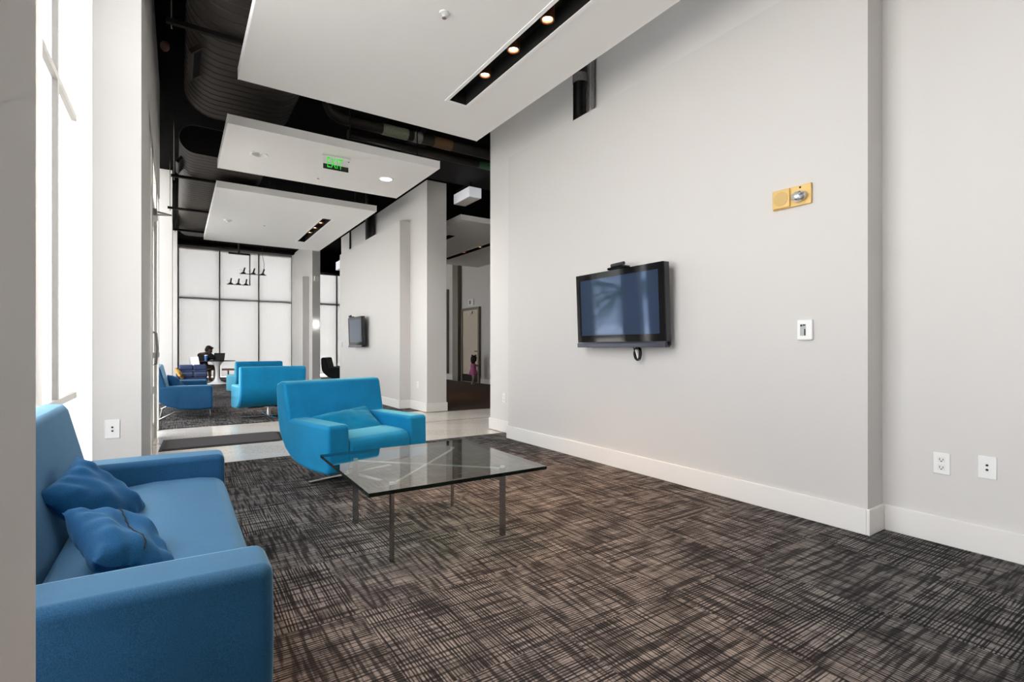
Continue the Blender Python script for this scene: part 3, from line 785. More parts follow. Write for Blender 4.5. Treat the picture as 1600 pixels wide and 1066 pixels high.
# ------------------------------------------------------------------ wall devices
def tv(X, y0, y1, z0, z1, label, tilt, group='wall televisions'):
    yc, zc = (y0+y1)/2, (z0+z1)/2; w, h = y1-y0, z1-z0
    r = empty('television', (X, yc, zc), 0, label, 'television', group); r.rotation_euler = (0, -tilt, 0)
    b = .055
    f = MB(); D = .075
    f.box(0, .012, -w/2, -w/2+b, -h/2+.05, h/2).box(0, .012, w/2-b, w/2, -h/2+.05, h/2).box(0, .012, -w/2+b, w/2-b, h/2-b, h/2).box(0, .012, -w/2+b, w/2-b, -h/2+.05, -h/2+.05+b*1.1)
    f.build('bezel', M['tvbez'], r)
    MB().box(.004, .012, -w/2+b, w/2-b, -h/2+.05+b*1.1, h/2-b).build('screen', M['screen'], r)
    MB().box(.012, D, -w/2, w/2, -h/2+.01, h/2, .006).box(D, D+.03, -w*.35, w*.35, -h*.32, h*.32).build('back_housing', M['tvbody'], r)
    MB().prism([(-.012, -h/2), (-.012, -h/2+.035), (0, -h/2+.05), (.06, -h/2+.05), (.06, -h/2)], 'y', -w/2, w/2, bev=.004, seg=2).build('speaker_bar', M['tvbar'], r)
    MB().box(D+.03, 3.397-X, -.18, .18, -.06, .06).build('wall_bracket', M['tvbody'], r)
    return r
tv1 = tv(3.255, 2.705, 3.765, 1.112, 1.803, 'large black television on the near wall panel reflecting the windows', R(2.5))
tv2 = tv(3.24, 10.63, 11.62, 1.13, 1.79, 'black television on the far wall panel past the passage', R(2))
def webcam(loc, label):
    r = empty('webcam', loc, 0, label, 'webcam', 'webcams on the televisions')
    MB().box(-.02, .05, -.11, .11, 0, .022, .008).build('base', M['tvbez'], r)
    MB().tube([(-.03, -.11, .035), (-.03, .04, .03)], .016, 10).build('camera_head', M['tvbody'], r, True)
webcam((3.25, 3.22, 1.806), 'small black webcam on top of the near television')
webcam((3.235, 11.4, 1.793), 'small black webcam on top of the far television')
# coil of cable under the near television
pts = []
for i in range(70):
    t = i/69*2*PI*3.3
    pts.append((3.335+.012*math.sin(t*.7), 3.06+.035*math.cos(t)*.9, 1.055+.055*math.sin(t)-.0*i))
cb = MB().tube([(3.34, 3.12, 1.135)]+[(3.336, 3.10, 1.10)]+pts, .0065, 8).build('cable_coil', M['dark'], None, True)
tag(cb, 'coil of black cable hanging below the near television', 'cable')
MB().tube([(3.33, 3.085, 1.11), (3.33, 3.055, 1.03), (3.334, 3.045, 1.0)], .007, 8).build('cable_tie', M['white'], cb, True)

# fire alarm speaker strobe
fa = empty('fire_alarm_strobe', (3.401, 1.766, 2.101), 0, 'yellowed fire alarm speaker with a clear strobe on the near wall panel', 'fire alarm')
MB().box(-.02, 0, -.125, .125, -.066, .066, .004).build('back_plate', M['beige'], fa)
MB().box(-.034, -.02, .005, .122, -.062, .062, .008).build('speaker_cover', M['beige'], fa, True)
MB().lathe([(0, 0), (.048, 0), (.048, .003), (0, .004)], 28, mtx=Matrix.Translation((-.034, .063, 0)) @ Matrix.Rotation(R(-90), 4, 'Y')).build('grille', M['beiged'], fa)
MB().ball((-.042, -.058, -.012), .030, .050, .036, 2).build('strobe_lens', M['clear'], fa)
MB().box(-.023, -.02, -.062, -.052, .045, .055).build('indicator', M['dark'], fa)

# thermostat, outlets
th = empty('thermostat', (3.401, 1.682, 1.222), 0, 'white wall thermostat with a grey display on the near wall panel', 'thermostat')
MB().box(-.022, 0, -.048, .048, -.066, .066, .006).build('case', M['white'], th)
MB().box(-.0235, -.022, -.010, .026, -.038, .038).build('display', M['lcd'], th)
MB().box(-.0245, -.0235, .012, .024, .022, .034).box(-.0245, -.0235, -.006, .008, .026, .034).box(-.0245, -.0235, -.008, .0, -.036, .006).build('display_marks', M['dark'], th)
def outlet(loc, rz, kind, label, group, cm='dark'):
    r = empty('wall_outlet', loc, rz, label, 'outlet', group)
    MB().prism([(-.038, -.06), (.038, -.06), (.038, .06), (-.038, .06)], 'y', -.007, 0, bev=.003, seg=2).build('cover_plate', M['white'], r)
    if kind == 'power':
        for dz in (.022, -.022):
            k_ = MB().box(-.017, .017, -.0085, -.007, dz-.016, dz+.016).build('socket', M['wallw'], r)
            for q_ in ((-.009, -.006, dz-.004, dz+.008), (.006, .009, dz-.004, dz+.006), (-.003, .003, dz-.012, dz-.006)):
                MB().box(q_[0], q_[1], -.0095, -.0085, q_[2], q_[3]).build('contact_slot', M[cm], k_)
    else:
        for dz in (.012, -.012): MB().lathe([(0, 0), (.006, 0), (.005, .006), (0, .006)], 12, mtx=Matrix.Translation((.0, -.007, dz)) @ Matrix.Rotation(R(90), 4, 'X')).build('jack', M[cm], r)
    return r
outlet((3.6, 1.041, .452), R(-90), 'power', 'white power outlet low on the right wall, left of the data outlet', 'outlets')
outlet((3.6, .848, .467), R(-90), 'data', 'white two-hole data outlet, rightmost on the right wall', 'outlets')
outlet((-.352, 4.18, .577), 0, 'data', 'white data outlet on the window column behind the blue sofa', 'outlets')
outlet((3.6, 8.50, .45), R(-90), 'power', 'white outlet on the wall beside the second wall panel', 'outlets', 'lcd')
outlet((3.6, 5.62, .45), R(-90), 'power', 'white outlet on the wall end between near panel and passage', 'outlets', 'lcd')
tag(MB().box(-.01, 0, -.035, .035, -.06, .06, .003).build('wall_switch', M['lcd'], None, loc=(3.4, 12.73, 1.2)), 'small grey wall switch at the far edge of the second wall panel', 'switch')
# far sconce and speaker box on the far pier
sc = empty('wall_sconce', (3.70, 16.99, 1.88), 0, 'bright square wall sconce on the far pier', 'sconce')
MB().box(-.09, .09, -.04, 0, -.05, .05).build('back_box', M['white'], sc)
MB().box(-.085, .085, -.10, -.04, -.062, .062, .006).build('diffuser', M['sconce'], sc)
tag(MB().box(-.07, .07, -.09, 0, -.08, .08, .01).build('wall_speaker', M['white'], None, loc=(3.72, 17.0, 3.34)), 'small white box speaker high on the far pier', 'speaker')
es = empty('exit_sign', (8.05, 14.55, 2.62), 0, 'small white exit sign above the maple door', 'exit sign')
MB().box(-.04, 0, -.17, .17, -.1, .1).build('case', M['white'], es)
MB().box(-.045, -.04, .0, .09, -.06, .06).build('pictogram', M['frame'], es)

# ------------------------------------------------------------------ upholstered seats (front = +x, centre of the width at y=0)
def arc(cx, cz, r, a0, a1, n): return [(cx+r*math.cos(R(a0+(a1-a0)*i/n)), cz+r*math.sin(R(a0+(a1-a0)*i/n))) for i in range(n+1)]
def make_seat(name, W, fab, label, cat, group, base, aw=.20):
    r = empty(name, (0, 0, 0), 0, label, cat, group)
    xf = .42
    # arms: flat top, flat front, belly that curves up to the back
    prof = [(xf, .515), (xf+.003, .32), (xf, .145), (.22, .141), (.07, .148), (-.06, .168), (-.17, .205), (-.26, .262), (-.325, .335), (-.370, .415), (-.388, .47), (-.394, .515), (-.2, .52), (.1, .519)]
    for s in (-1, 1):
        y0, y1 = sorted((s*W/2, s*(W/2-aw)))
        MB().prism(prof, 'y', y0, y1, bev=.032, seg=4, ang=40).taper(lambda v: Vector((v.x, v.y-s*.012*max(0, min(1, (xf-v.x)/.86)), v.z))).build('arm', fab, r, True, wn=True)
    # back: reclined slab whose rear runs down under the seat
    bp = [(-.155, .34), (-.19, .50), (-.262, .79), (-.282, .818), (-.345, .824), (-.392, .806), (-.408, .76), (-.403, .62), (-.393, .50), (-.372, .41), (-.326, .33), (-.26, .257), (-.17, .202), (-.05, .17), (.0, .166), (.0, .30)]
    MB().prism(bp, 'y', -W/2+.004, W/2-.004, bev=.028, seg=4, ang=50).taper(lambda v: Vector((v.x, v.y*(1-.02*max(0, min(1, (.80-v.z)/.42))), v.z))).build('backrest', fab, r, True, wn=True)
    # seat cushion, crowned
    b = MB(); iw = W/2-aw-.002
    sp = [(xf-.012, .37), (xf+.006, .33), (xf+.002, .20), (xf-.03, .165), (-.15, .185), (-.15, .385), (.1, .412), (.30, .408), (.385, .395)]
    b.prism(sp, 'y', -iw, iw, bev=.022, seg=4, ang=35)
    b.build('seat_cushion', fab, r, True, wn=True)
    MB().box(-.02, xf-.05, -W/2+aw-.01, W/2-aw+.01, .15, .20).build('seat_pan', M['darkbeam'], r)
    if base == 'sled':
        for s in (-1, 1):
            y = s*(W/2-.10)
            MB().tube([(.385, y, 0.0), (.385, y, .112), (.370, y, .126), (-.05, y, .122), (-.09, y, .112), (-.27, y, .014), (-.30, y, .008)], .013, 10).build('sled_leg', M['chrome'], r, True)
        MB().tube([(-.28, -W/2+.10, .010), (-.28, W/2-.10, .010)], .010, 8).build('stretcher', M['chrome'], r, True)
    else:
        MB().lathe([(.035, .02), (.03, .03), (.028, .15), (.10, .158), (.10, .166), (0, .166)], 20).build('swivel_column', M['steel'], r, True)
        for k in range(4):
            a = R(90*k)
            MB().box(.0, .40, -.026, .026, .004, .020, .004, mtx=Matrix.Rotation(a, 4, 'Z')).build('base_arm', M['chrome'], r)
            
    return r
def pillow(name, w, h, t, fab, label, cat, group, seed=1, zipper=False, n=44):
    rnd = random.Random(seed); ph = [rnd.uniform(0, 6) for _ in range(8)]
    b = MB(); top = {}; bot = {}
    for i in range(n+1):
        for j in range(n+1):
            u = -1+2*i/n; v_ = -1+2*j/n
            x = w/2*u*(1-.085*math.cos(v_*PI/2)**1.0*abs(u)); y = h/2*v_*(1-.085*math.cos(u*PI/2)*abs(v_))
            e = max(0, (1-u**4)*(1-v_**4)); z = t/2*e**.55*(1-.12*(u*u+v_*v_)/2)
            edge = (1-abs(u))*4; fold = math.exp(-3*(1-abs(u)))
            wr = .006*(fold*math.sin(15*v_+ph[0]+u*3)+math.exp(-3.2*(1-abs(v_)))*math.sin(14*u+ph[1]+2*v_))+.0035*math.sin(11*(u*.8+v_*.6)+ph[6]+2*math.sin(3*u))*e*(u*u+.2)
            wr += .012*math.sin(2.6*u+3.1*v_+ph[2])*e+.005*math.sin(6.5*u-4*v_+ph[3])*e+.006*math.sin(5*(u+v_)+ph[4])*(u*u)*e
            wr *= min(1, e*2.2)
            if i in (0, n) or j in (0, n):
                v0 = b.bm.verts.new((x, y, .008*math.sin(5*u+4*v_+ph[5]))); top[i, j] = v0; bot[i, j] = v0
            else:
                top[i, j] = b.bm.verts.new((x, y, z+wr)); bot[i, j] = b.bm.verts.new((x, y, -z+wr*.6))
    for i in range(n):
        for j in range(n):
            b.bm.faces.new((top[i, j], top[i+1, j], top[i+1, j+1], top[i, j+1]))
            b.bm.faces.new((bot[i, j+1], bot[i+1, j+1], bot[i+1, j], bot[i, j]))
    zp = [top[n//2, j].co.copy()+Vector((0.0018*math.sin(j*1.3), 0, .001)) for j in range(3, n-2)]
    o = b.build(name, fab, None, True); 
    for p in o.data.polygons: p.use_smooth = True
    tag(o, label, cat, group)
    if zipper: MB().tube(zp, .0022, 6).build('zip_seam', M['shirt'], o, True)
    return o
sofa = make_seat('sofa', 1.92, M['blue'], 'blue loveseat sofa in the window bay beside the glass table', 'sofa', 'blue sofas along the windows', 'sled')
sofa.location = (-.20, 2.46, 0)
sofa2 = copy_tree(sofa, (.05, 10.30, 0), R(0), 'farther blue sofa in the window bay past the entrance door')
ac = make_seat('armchair', .97, M['teal'], 'turquoise armchair facing the glass table', 'armchair', 'turquoise swivel armchairs', 'star', aw=.19)
ac.location = (1.275, 4.445, 0); ac.rotation_euler = (0, 0, R(-73))
ac2 = copy_tree(ac, (1.245, 9.08, 0), R(94), 'turquoise armchair seen from behind just past the terrazzo strip')
ac3 = copy_tree(ac, (1.46, 12.72, 0), R(99), 'turquoise armchair seen from behind, farthest of the turquoise ones')
# dark armchair in the far room
ac4 = make_seat('armchair', .97, M['blackf'], 'black armchair in the second opening at the far end', 'armchair', None, 'star')
ac4.location = (4.28, 16.6, 0); ac4.rotation_euler = (0, 0, R(-25))

p1 = pillow('cushion', .35, .35, .14, M['bluep'], 'dark blue cushion tucked in the corner of the near blue sofa', 'cushion', 'blue cushions', 3)
def pose(o, c, ex, ey):
    ex = Vector(ex).normalized(); n_ = ex.cross(Vector(ey)).normalized(); ey = n_.cross(ex)
    m_ = Matrix((ex, ey, n_)).transposed().to_4x4(); m_.translation = Vector(c); o.matrix_world = m_
pose(p1, (-.270, 2.62, .482), (.20, 1, .20), (-.66, .05, .75))
p2 = pillow('cushion', .25, .40, .13, M['bluep'], 'blue cushion with a zip seam lying against the near arm of the blue sofa', 'cushion', 'blue cushions', 5, True)
pose(p2, (-.155, 2.08, .468), (.80, .34, -.46), (-.20, .97, .12))
p3 = pillow('cushion', .58, .32, .13, M['tealp'], 'turquoise cushion on the seat of the nearest armchair', 'cushion', None, 8)
p4 = pillow('cushion', .42, .40, .13, M['bluep'], 'dark blue cushion on the farther blue sofa', 'cushion', 'blue cushions', 9)
p4.location = (.0, 9.72, .50); p4.rotation_euler = (R(60), R(5), R(80))
lp = pillow('cushion', .42, .36, .12, M['lime'], 'olive cushion on the black armchair', 'cushion', None, 4)
lp.location = (4.38, 16.55, .48); lp.rotation_euler = (R(8), R(-4), R(-25))
# cushion on the turquoise chair: placed in the chair's own axes
mt = Matrix.Translation(ac.location) @ Matrix.Rotation(R(-73), 4, 'Z') @ Matrix.Translation((-.045, .0, .445)) @ Matrix.Rotation(R(90), 4, 'Z') @ Matrix.Rotation(R(38), 4, 'X') @ Matrix.Rotation(R(7), 4, 'Z')
p3.matrix_world = mt

# small tufted loveseat
ls = empty('loveseat', (.37, 16.4, 0), R(0), 'small slate blue tufted loveseat in front of the white table', 'loveseat')
MB().box(-.33, .33, -.28, .22, .18, .34, .05, 3).build('seat_base', M['navy'], ls, True, wn=True)
for sx in (-1, 1):
    MB().box(sx*.165-.158, sx*.165+.158, -.30, .12, .32, .44, .04, 3).build('seat_cushion', M['navy'], ls, True, wn=True)
    m_ = Matrix.Translation((0, .2, .36)) @ Matrix.Rotation(R(-10), 4, 'X') @ Matrix.Translation((0, -.2, -.36))
    MB().box(sx*.165-.167, sx*.165+.167, .09, .22, .36, .50, .03, 3, mtx=m_).box(sx*.165-.167, sx*.165+.167, .085, .22, .49, .65, .04, 3, mtx=m_).build('back_cushion', M['navy'], ls, True, wn=True)
MB().box(-.40, -.32, -.28, .24, .2, .56, .03, 3).build('arm', M['navy'], ls, True, wn=True)
for sx in (-.3, .3):
    for sy in (-.22, .18): MB().tube([(sx, sy, 0), (sx, sy, .2)], .015, 8).build('leg', M['chrome'], ls)
op = pillow('cushion', .30, .28, .10, M['orange'], 'ochre cushion at the left end of the slate blue loveseat', 'cushion', None, 6)
op.location = (.045, 16.05, .44); op.rotation_euler = (R(60), R(20), R(75))

# ------------------------------------------------------------------ glass coffee table
ct = empty('coffee_table', (1.256, 2.815, 0), R(-.9), 'square glass coffee table on steel legs with a crossed frame', 'coffee table')
tb = MB(); tb.use(M['tglass']); tb.box(-.51, .51, -.51, .51, .411, .43)
tb.use(M['tedge'])
tb.bm.faces.ensure_lookup_table()
for f in tb.bm.faces:
    if abs(f.normal.z) < .5: f.material_index = tb.cur
tb.bm.normal_update()
for f in tb.bm.faces:
    f.material_index = 1 if abs(f.normal.z) < .5 else 0
tb.build('glass_top', None, ct)
q = .336; oy = .04
for sx in (-1, 1):
    for sy in (-1, 1):
        a = math.atan2(sy, sx)
        m_ = Matrix.Translation((sx*q+.01, sy*q+oy, 0)) @ Matrix.Rotation(a, 4, 'Z')
        MB().box(-.018, .018, -.006, .006, 0, .398, .001, mtx=m_).build('leg', M['steel'], ct)
        MB().lathe([(.012, .398), (.014, .402), (.014, .409), (0, .411)], 16, (sx*q+.01, sy*q+oy, 0)).build('glass_pad', M['white'], ct, True)
for a in (45, -45):
    m_ = Matrix.Translation((.01, oy, 0)) @ Matrix.Rotation(R(a), 4, 'Z')
    MB().box(-q*1.414, q*1.414, -.0045, .0045, .392, .400, mtx=m_).build('cross_bar', M['crossbar'], ct)

# entrance mat
mm = empty('entrance_mat', (.39, 6.99, -.008), R(0), 'dark grey entrance mat leading in from the glazed door', 'mat')
MB().prism([(-.53, -.33), (.60, -.35), (.66, -.31), (.70, .30), (.64, .345), (-.50, .36)], 'z', 0, .014, bev=.003, seg=1).build('pile', M['mat'], mm)
MB().prism([(-.56, -.37), (.63, -.39), (.70, -.33), (.74, .32), (.67, .385), (-.53, .40)], 'z', 0, .007).build('rubber_border', M['matedge'], mm)

# ------------------------------------------------------------------ white pedestal table, chairs, man
tt = empty('pedestal_table', (1.045, 18.35, 0), 0, 'round dark-topped table on a white trumpet pedestal at the far window', 'table')
MB().lathe([(0, .70), (.55, .705), (.565, .715), (.565, .722), (0, .724)], 40, sx=.9).build('table_top', M['ttop'], tt)
MB().lathe([(.30, 0), (.29, .012), (.20, .035), (.11, .08), (.065, .16), (.05, .30), (.052, .42), (.075, .55), (.12, .64), (.19, .70), (0, .70)], 32).build('pedestal', M['tulip'], tt, True)
def shell_chair(loc, rz, label):
    r = empty('pedestal_chair', loc, rz, label, 'chair')
    b = MB(); n = 14
    ring = []
    # back + seat shell swept from front lip to the top of the back
    path = [(.22, .44, .20), (.12, .425, .22), (0, .42, .225), (-.12, .43, .22), (-.19, .48, .21), (-.225, .58, .20), (-.25, .70, .20), (-.275, .82, .195), (-.28, .845, .18)]
    for side in (0, 1):
        rows = []
        for (x, z, hw) in path:
            row = []
            for k in range(n+1):
                s_ = -1+2*k/n
                row.append(b.bm.verts.new((x+.05*s_*s_*(1 if z > .47 else .2)+(0 if not side else -.014), s_*hw, z+.05*s_*s_*(0 if z > .47 else 1)+(0 if not side else -.012))))
            rows.append(row)
        for A, B in zip(rows, rows[1:]):
            for k in range(n): b.bm.faces.new((A[k], A[k+1], B[k+1], B[k]) if not side else (B[k], B[k+1], A[k+1], A[k]))
        ring.append(rows)
    bmesh.ops.recalc_face_normals(b.bm, faces=b.bm.faces[:])
    b.build('shell', M['tulip'], r, True)
    MB().lathe([(.22, 0), (.21, .012), (.09, .04), (.035, .12), (.03, .3), (.06, .38), (.10, .41), (0, .41)], 24).build('pedestal', M['tulip'], r, True)
    return r
shell_chair((.60, 18.45, 0), R(38), 'white pedestal chair the man sits on')
st = empty('stool', (1.38, 18.75, 0), 0, 'low round stool with a black ring base half under the round table', 'stool')
MB().lathe([(0, .40), (.17, .40), (.185, .415), (.185, .44), (.17, .455), (0, .46)], 24).build('seat', M['stoolseat'], st, True)
MB().lathe([(.20, 0), (.205, .01), (.19, .02), (.03, .03), (.022, .06), (.022, .40), (0, .40)], 24).build('ring_base', M['dark'], st, True)

def hand_chain(verts, edges, radii, wrist_i, wrist, direction, up, side, sc=1.0):
    """palm with four fingers and a thumb grown from the wrist vertex"""
    d = Vector(direction).normalized(); u = Vector(up).normalized(); sd = d.cross(u).normalized()*side
    W = Vector(wrist)
    pc = W+d*.05*sc; verts.append(pc); radii.append((.026*sc, .016*sc)); edges.append((wrist_i, len(verts)-1)); pi = len(verts)-1
    for k, ln in enumerate((.072, .082, .076, .060)):
        o = (k-1.5)*.019*sc
        a = W+d*.088*sc+sd*o; b_ = a+d*ln*.55*sc-u*.010*sc; c = b_+d*ln*.42*sc-u*.028*sc
        i0 = len(verts)
        for p_, rr in ((a, .009), (b_, .008), (c, .0065)): verts.append(p_); radii.append(rr*sc)
        edges += [(pi, i0), (i0, i0+1), (i0+1, i0+2)]
    a = W+d*.035*sc-sd*.032*sc; b_ = a+d*.03*sc-sd*.022*sc-u*.006*sc; c = b_+d*.028*sc-sd*.004*sc-u*.012*sc
    i0 = len(verts)
    for p_, rr in ((a, .011), (b_, .010), (c, .007)): verts.append(p_); radii.append(rr*sc)
    edges += [(pi, i0), (i0, i0+1), (i0+1, i0+2)]
def head_mesh(b, c, fwd, up, s):
    """rounded skull with brow, nose, chin and ears, added to an MB; c = centre of the head"""
    f = Vector(fwd).normalized(); u = Vector(up).normalized(); l = u.cross(f).normalized(); f = l.cross(u).normalized()
    m_ = Matrix((l, f, u)).transposed()
    def P(x, y, z): return Vector(c)+m_ @ Vector((x*s, y*s, z*s))
    b.ball(P(0, -.008, .025), .072*s, .092*s, .092*s, 3, m_.to_4x4())
    b.ball(P(0, .022, -.045), .054*s, .060*s, .068*s, 2, m_.to_4x4())
    b.ball(P(0, .066, -.085), .024*s, .020*s, .020*s, 2, m_.to_4x4())
    b.ball(P(0, .092, -.018), .013*s, .018*s, .026*s, 2, m_.to_4x4())
    for q_ in (-1, 1): b.ball(P(q_*.073, -.005, -.012), .010*s, .020*s, .032*s, 2, m_.to_4x4())
    return P, m_
# man seated on the chair, leaning over the laptop
man = empty('person', (.62, 18.47, 0), R(40), 'seated man in a black shirt and brown shorts leaning over a laptop', 'person')
V = []; E_ = []; Rr = []
def add(p, r, par=None):
    V.append(Vector(p)); Rr.append(r)
    if par is not None: E_.append((par, len(V)-1))
    return len(V)-1
pel = add((-.02, 0, .54), (.15, .13)); sp1 = add((.02, 0, .68), (.145, .12), pel); sp2 = add((.10, 0, .82), (.17, .125), sp1); sp3 = add((.16, 0, .91), (.13, .10), sp2)
nk = add((.21, 0, .965), .058, sp3); hd0 = add((.25, 0, 1.02), .062, nk)
for s in (-1, 1):
    sh = add((.15, s*.19, .89), .068, sp3); elb = add((.30, s*.27, .75), .047, sh); wr = add((.50, s*.13, .765), .030, elb)
    hand_chain(V, E_, Rr, wr, (.50, s*.13, .765), (.9, -s*.35, -.02), (0, 0, 1), s)
    hp = add((.03, s*.10, .51), .095, pel); kn = add((.42, s*.13, .50), .066, hp); an = add((.40+.05*s, s*.14, .10), .040, kn); toe = add((.55+.05*s, s*.15, .04), .034, an)
skin('body', V, E_, Rr, M['skin'], man)
hb = MB(); P, m_ = head_mesh(hb, (.275, -.01, 1.055), (.85, -.25, -.5), (.42, -.05, .9), 1.12)
hd = hb.build('head', M['skin'], man, True)
eb = MB()
for q_ in (-1, 1): eb.ball(P(q_*.030, .076, .008), .011, .006, .007)
eb.build('eyes', M['eye'], hd, True)
MB().ball(P(0, .080, -.052), .024, .006, .007, 2, m_.to_4x4()).build('mouth', M['lip'], hd, True)
MB().ball(P(0, -.020, .048), .086, .100, .088, 3, m_.to_4x4()).ball(P(0, -.065, .0), .074, .05, .085, 2, m_.to_4x4()).ball(P(0, .05, .095), .062, .045, .03, 2, m_.to_4x4()).build('hair', M['hair'], man, True)
V = []; E_ = []; Rr = []
a0 = add((-.03, 0, .56), (.185, .165)); a1 = add((.015, 0, .68), (.175, .15), a0); a2 = add((.095, 0, .82), (.195, .15), a1); a3 = add((.155, 0, .91), (.15, .12), a2); add((.19, 0, .945), .072, a3)
for s in (-1, 1):
    sh = add((.148, s*.195, .89), .088, a3); el_ = add((.26, s*.262, .79), .068, sh); add((.33, s*.26, .745), .060, el_)
skin('shirt', V, E_, Rr, M['shirt'], man)
V = []; E_ = []; Rr = []
a0 = add((-.02, 0, .52), (.17, .14))
for s in (-1, 1):
    hp = add((.05, s*.11, .51), .112, a0); k = add((.36, s*.13, .50), .092, hp); add((.44, s*.132, .48), .086, k)
skin('shorts', V, E_, Rr, M['shorts'], man)
for s in (-1, 1):
    MB().box(-.09, .17, -.045, .045, 0, .075, .025, 3, mtx=Matrix.Translation((.42+.05*s, s*.145, 0))).build('shoe', M['shoe'], man, True)
# laptop and cup on the table
lt = empty('laptop', (1.02, 18.22, .724), R(58), 'open black laptop on the round table', 'laptop')
MB().box(-.12, .12, -.17, .17, 0, .018, .004).build('keyboard_base', M['laptop'], lt)
MB().box(-.004, .004, -.17, .17, 0, .23, .002, mtx=Matrix.Translation((.125, 0, .016)) @ Matrix.Rotation(R(14), 4, 'Y')).build('lid', M['laptop'], lt)
cu = empty('drinking_cup', (.735, 18.06, .724), 0, 'tall blue cup on the round table in front of the man', 'cup')
MB().lathe([(.03, 0), (.034, .005), (.044, .15), (.045, .165), (.040, .165), (.03, .02), (0, .02)], 20).build('cup', M['cup'], cu, True)
MB().lathe([(.046, .165), (.047, .172), (.03, .185), (0, .186)], 20).build('lid', M['white'], cu, True)

# child at the far door
kid = empty('person', (7.66, 13.75, 0), R(22), 'small child in a pink dress by the maple door', 'person')
V = []; E_ = []; Rr = []
pel = add((0, 0, .40), (.085, .07)); s1 = add((.01, 0, .52), (.085, .065), pel); s2 = add((.02, 0, .60), (.075, .055), s1); nk = add((.03, 0, .655), .030, s2); add((.04, 0, .70), .036, nk)
for s in (-1, 1):
    sh = add((.02, s*.085, .60), .034, s2)
    if s > 0: el_ = add((.10, .14, .62), .025, sh); wr = add((.12, .10, .72), .018, el_); hd_ = (.12, .10, .72); dd = (-.1, -.3, 1)
    else: el_ = add((.12, -.11, .55), .025, sh); wr = add((.20, -.08, .62), .018, el_); hd_ = (.20, -.08, .62); dd = (.6, .1, .7)
    hand_chain(V, E_, Rr, wr, hd_, dd, (1, 0, 0), s, .62)
    hp = add((0, s*.045, .37), .052, pel); kn = add((.05*s+.02, s*.055, .21), .038, hp); an = add((.10*s-.02, s*.06, .05), .024, kn); add((.10*s+.06, s*.06, .022), .022, an)
skin('body', V, E_, Rr, M['skin2'], kid)
hb = MB(); P, m_ = head_mesh(hb, (.045, 0, .775), (1, .2, -.1), (0, 0, 1), .82)
hd = hb.build('head', M['skin2'], kid, True)
eb = MB()
for q_ in (-1, 1): eb.ball(P(q_*.030, .078, .008), .009, .006, .007)
eb.build('eyes', M['eye'], hd, True)
MB().ball(P(0, .080, -.052), .018, .005, .005, 2, m_.to_4x4()).build('mouth', M['lip'], hd, True)
hb = MB().ball(P(0, -.03, .04), .095, .105, .085, 3, m_.to_4x4()).ball(P(0, -.085, -.05), .085, .055, .11, 2, m_.to_4x4())
for k in range(16):
    a = k/16*2*PI
    hb.ball(P(.085*math.cos(a), -.05+.07*math.sin(a), .07*math.sin(2.3*k)-.01), .032, .032, .036, 1)
hb.ball(P(.075, -.02, .13), .03, .03, .04, 1).ball(P(-.075, -.02, .13), .03, .03, .04, 1)
hb.build('hair', M['hair2'], kid, True)
MB().lathe([(.0, .645), (.05, .642), (.085, .60), (.08, .50), (.10, .42), (.145, .30), (.14, .295), (.0, .40)], 24, (.01, 0, 0), 1, 1.15).build('dress', M['pink'], kid, True)
for s in (-1, 1): MB().box(-.05, .09, -.028, .028, 0, .045, .014, 2, mtx=Matrix.Translation((.10*s-.0, s*.06, 0))).build('shoe', M['shoe'], kid, True)

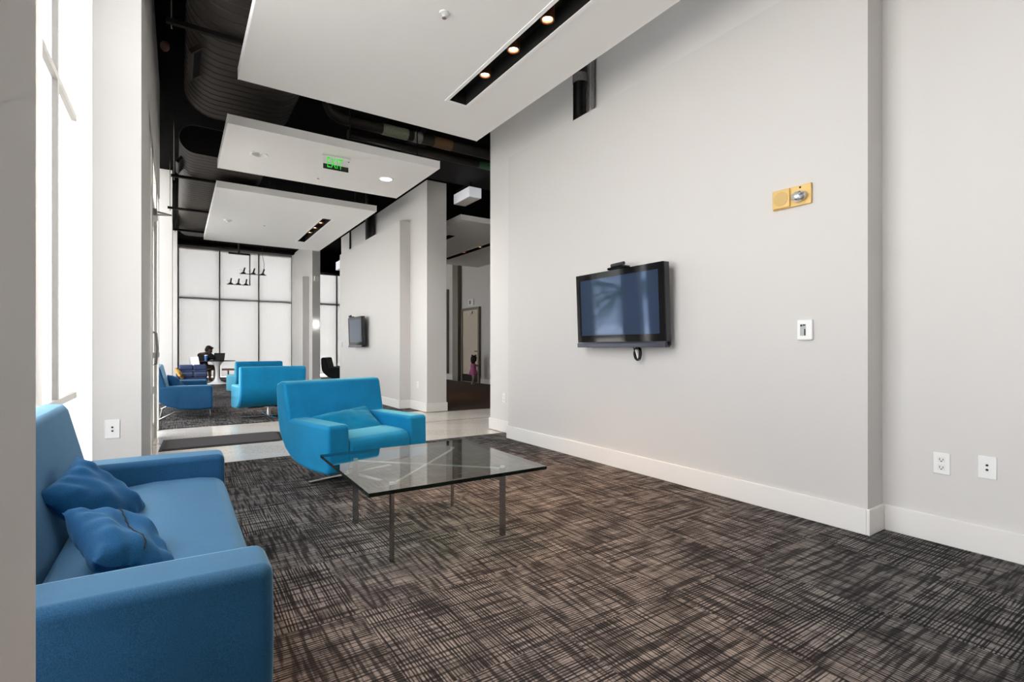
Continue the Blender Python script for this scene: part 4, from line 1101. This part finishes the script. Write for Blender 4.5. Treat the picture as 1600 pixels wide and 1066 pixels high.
# ------------------------------------------------------------------ far chandelier
ch = empty('chandelier', (1.86, 17.6, 0), 0, 'black pipe chandelier with two rows of clear bulbs near the far window', 'chandelier')
MB().tube([(-.28, 0, CT), (-.28, 0, 4.02)], .028, 8).build('ceiling_stem', M['dark'], ch)
MB().tube([(-.56, 0, 4.02), (.02, 0, 4.02)], .030, 8).build('top_bar', M['dark'], ch)
MB().tube([(.02, 0, 4.02), (.02, 0, 3.06)], .020, 8).build('drop_pole', M['steel'], ch)
def row(x0, n, dx, z, y, tilt):
    MB().tube([(x0-.1, y, z-.03), (x0+(n-1)*dx+.1, y, z-.03)], .012, 6).build('lamp_bar', M['dark'], ch)
    for i in range(n):
        x = x0+i*dx
        s_ = MB().tube([(x+tilt, y, z+.16), (x, y, z+.02)], .022, 8).lathe([(.02, .03), (.07, -.005), (.06, -.02), (0, -.02)], 12, (x, y, z)).build('lamp_holder', M['dark'], ch, True)
        MB().ball((x-.07, y, z+.02), .085).build('glass_bulb', M['eglass'], s_, True)
row(-.16, 3, .27, 3.44, -.05, .04); row(-.50, 3, .21, 3.10, .05, .02)
MB().tube([(.36, -.05, 4.3), (.37, -.05, 4.0), (.42, -.05, 3.75), (.40, -.05, 3.52)], .006, 6).build('cord', M['dark'], ch)

# ------------------------------------------------------------------ outside
def palm(x, y, h, label, seed):
    rnd = random.Random(seed)
    r = empty('palm_tree', (x, y, -.14), 0, label, 'palm tree', 'palms outside the entrance')
    MB().tube([(0, 0, 0), (.08, .03, h*.5), (.12, .0, h)], .16, 12, radii=[.2, .14, .13]).build('trunk', M['bark'], r, True)
    b = MB()
    for k in range(26):
        a = k/26*2*PI+rnd.uniform(-.2, .2); el_ = rnd.uniform(-.3, 1.1); Ln = rnd.uniform(1.5, 2.3)
        def rib(t_): return Vector((.12+math.cos(a)*Ln*t_, math.sin(a)*Ln*t_, h+Ln*(math.sin(el_)*t_-.75*t_*t_)))
        b.tube([rib(i/6) for i in range(7)], .012, 5)
        side = Vector((-math.sin(a), math.cos(a), 0))
        for i in range(2, 26):
            q_ = rib(i/26); fw = (rib(i/26+.03)-q_).normalized(); ll = .42*math.sin(PI*(i/26*.85+.12))
            for sg in (-1, 1):
                tip = q_+(side*sg*.8+fw*.6).normalized()*ll-Vector((0, 0, .28*ll))
                wv = fw*.022
                vs_ = [b.bm.verts.new(q_-wv), b.bm.verts.new(q_+wv), b.bm.verts.new(tip)]
                b.bm.faces.new(vs_)
    b.build('fronds', M['leaf'], r, True)
palm(-5.2, 11.0, 2.2, 'palm tree outside the entrance door', 2)
palm(-8.5, 16.5, 3.2, 'taller palm tree standing farther from the entrance door', 5)
bd = empty('office_building', (1.0, 44, -.14), 0, 'pale building beyond the far window shades', 'building')
MB().box(-4, 9, 0, 8, 0, 11).build('walls', M['facade'], bd)
for k in range(4): MB().box(-3.6, 8.6, -.12, 0, 1.4+k*2.5, 2.7+k*2.5).build('window_band', M['facglass'], bd)
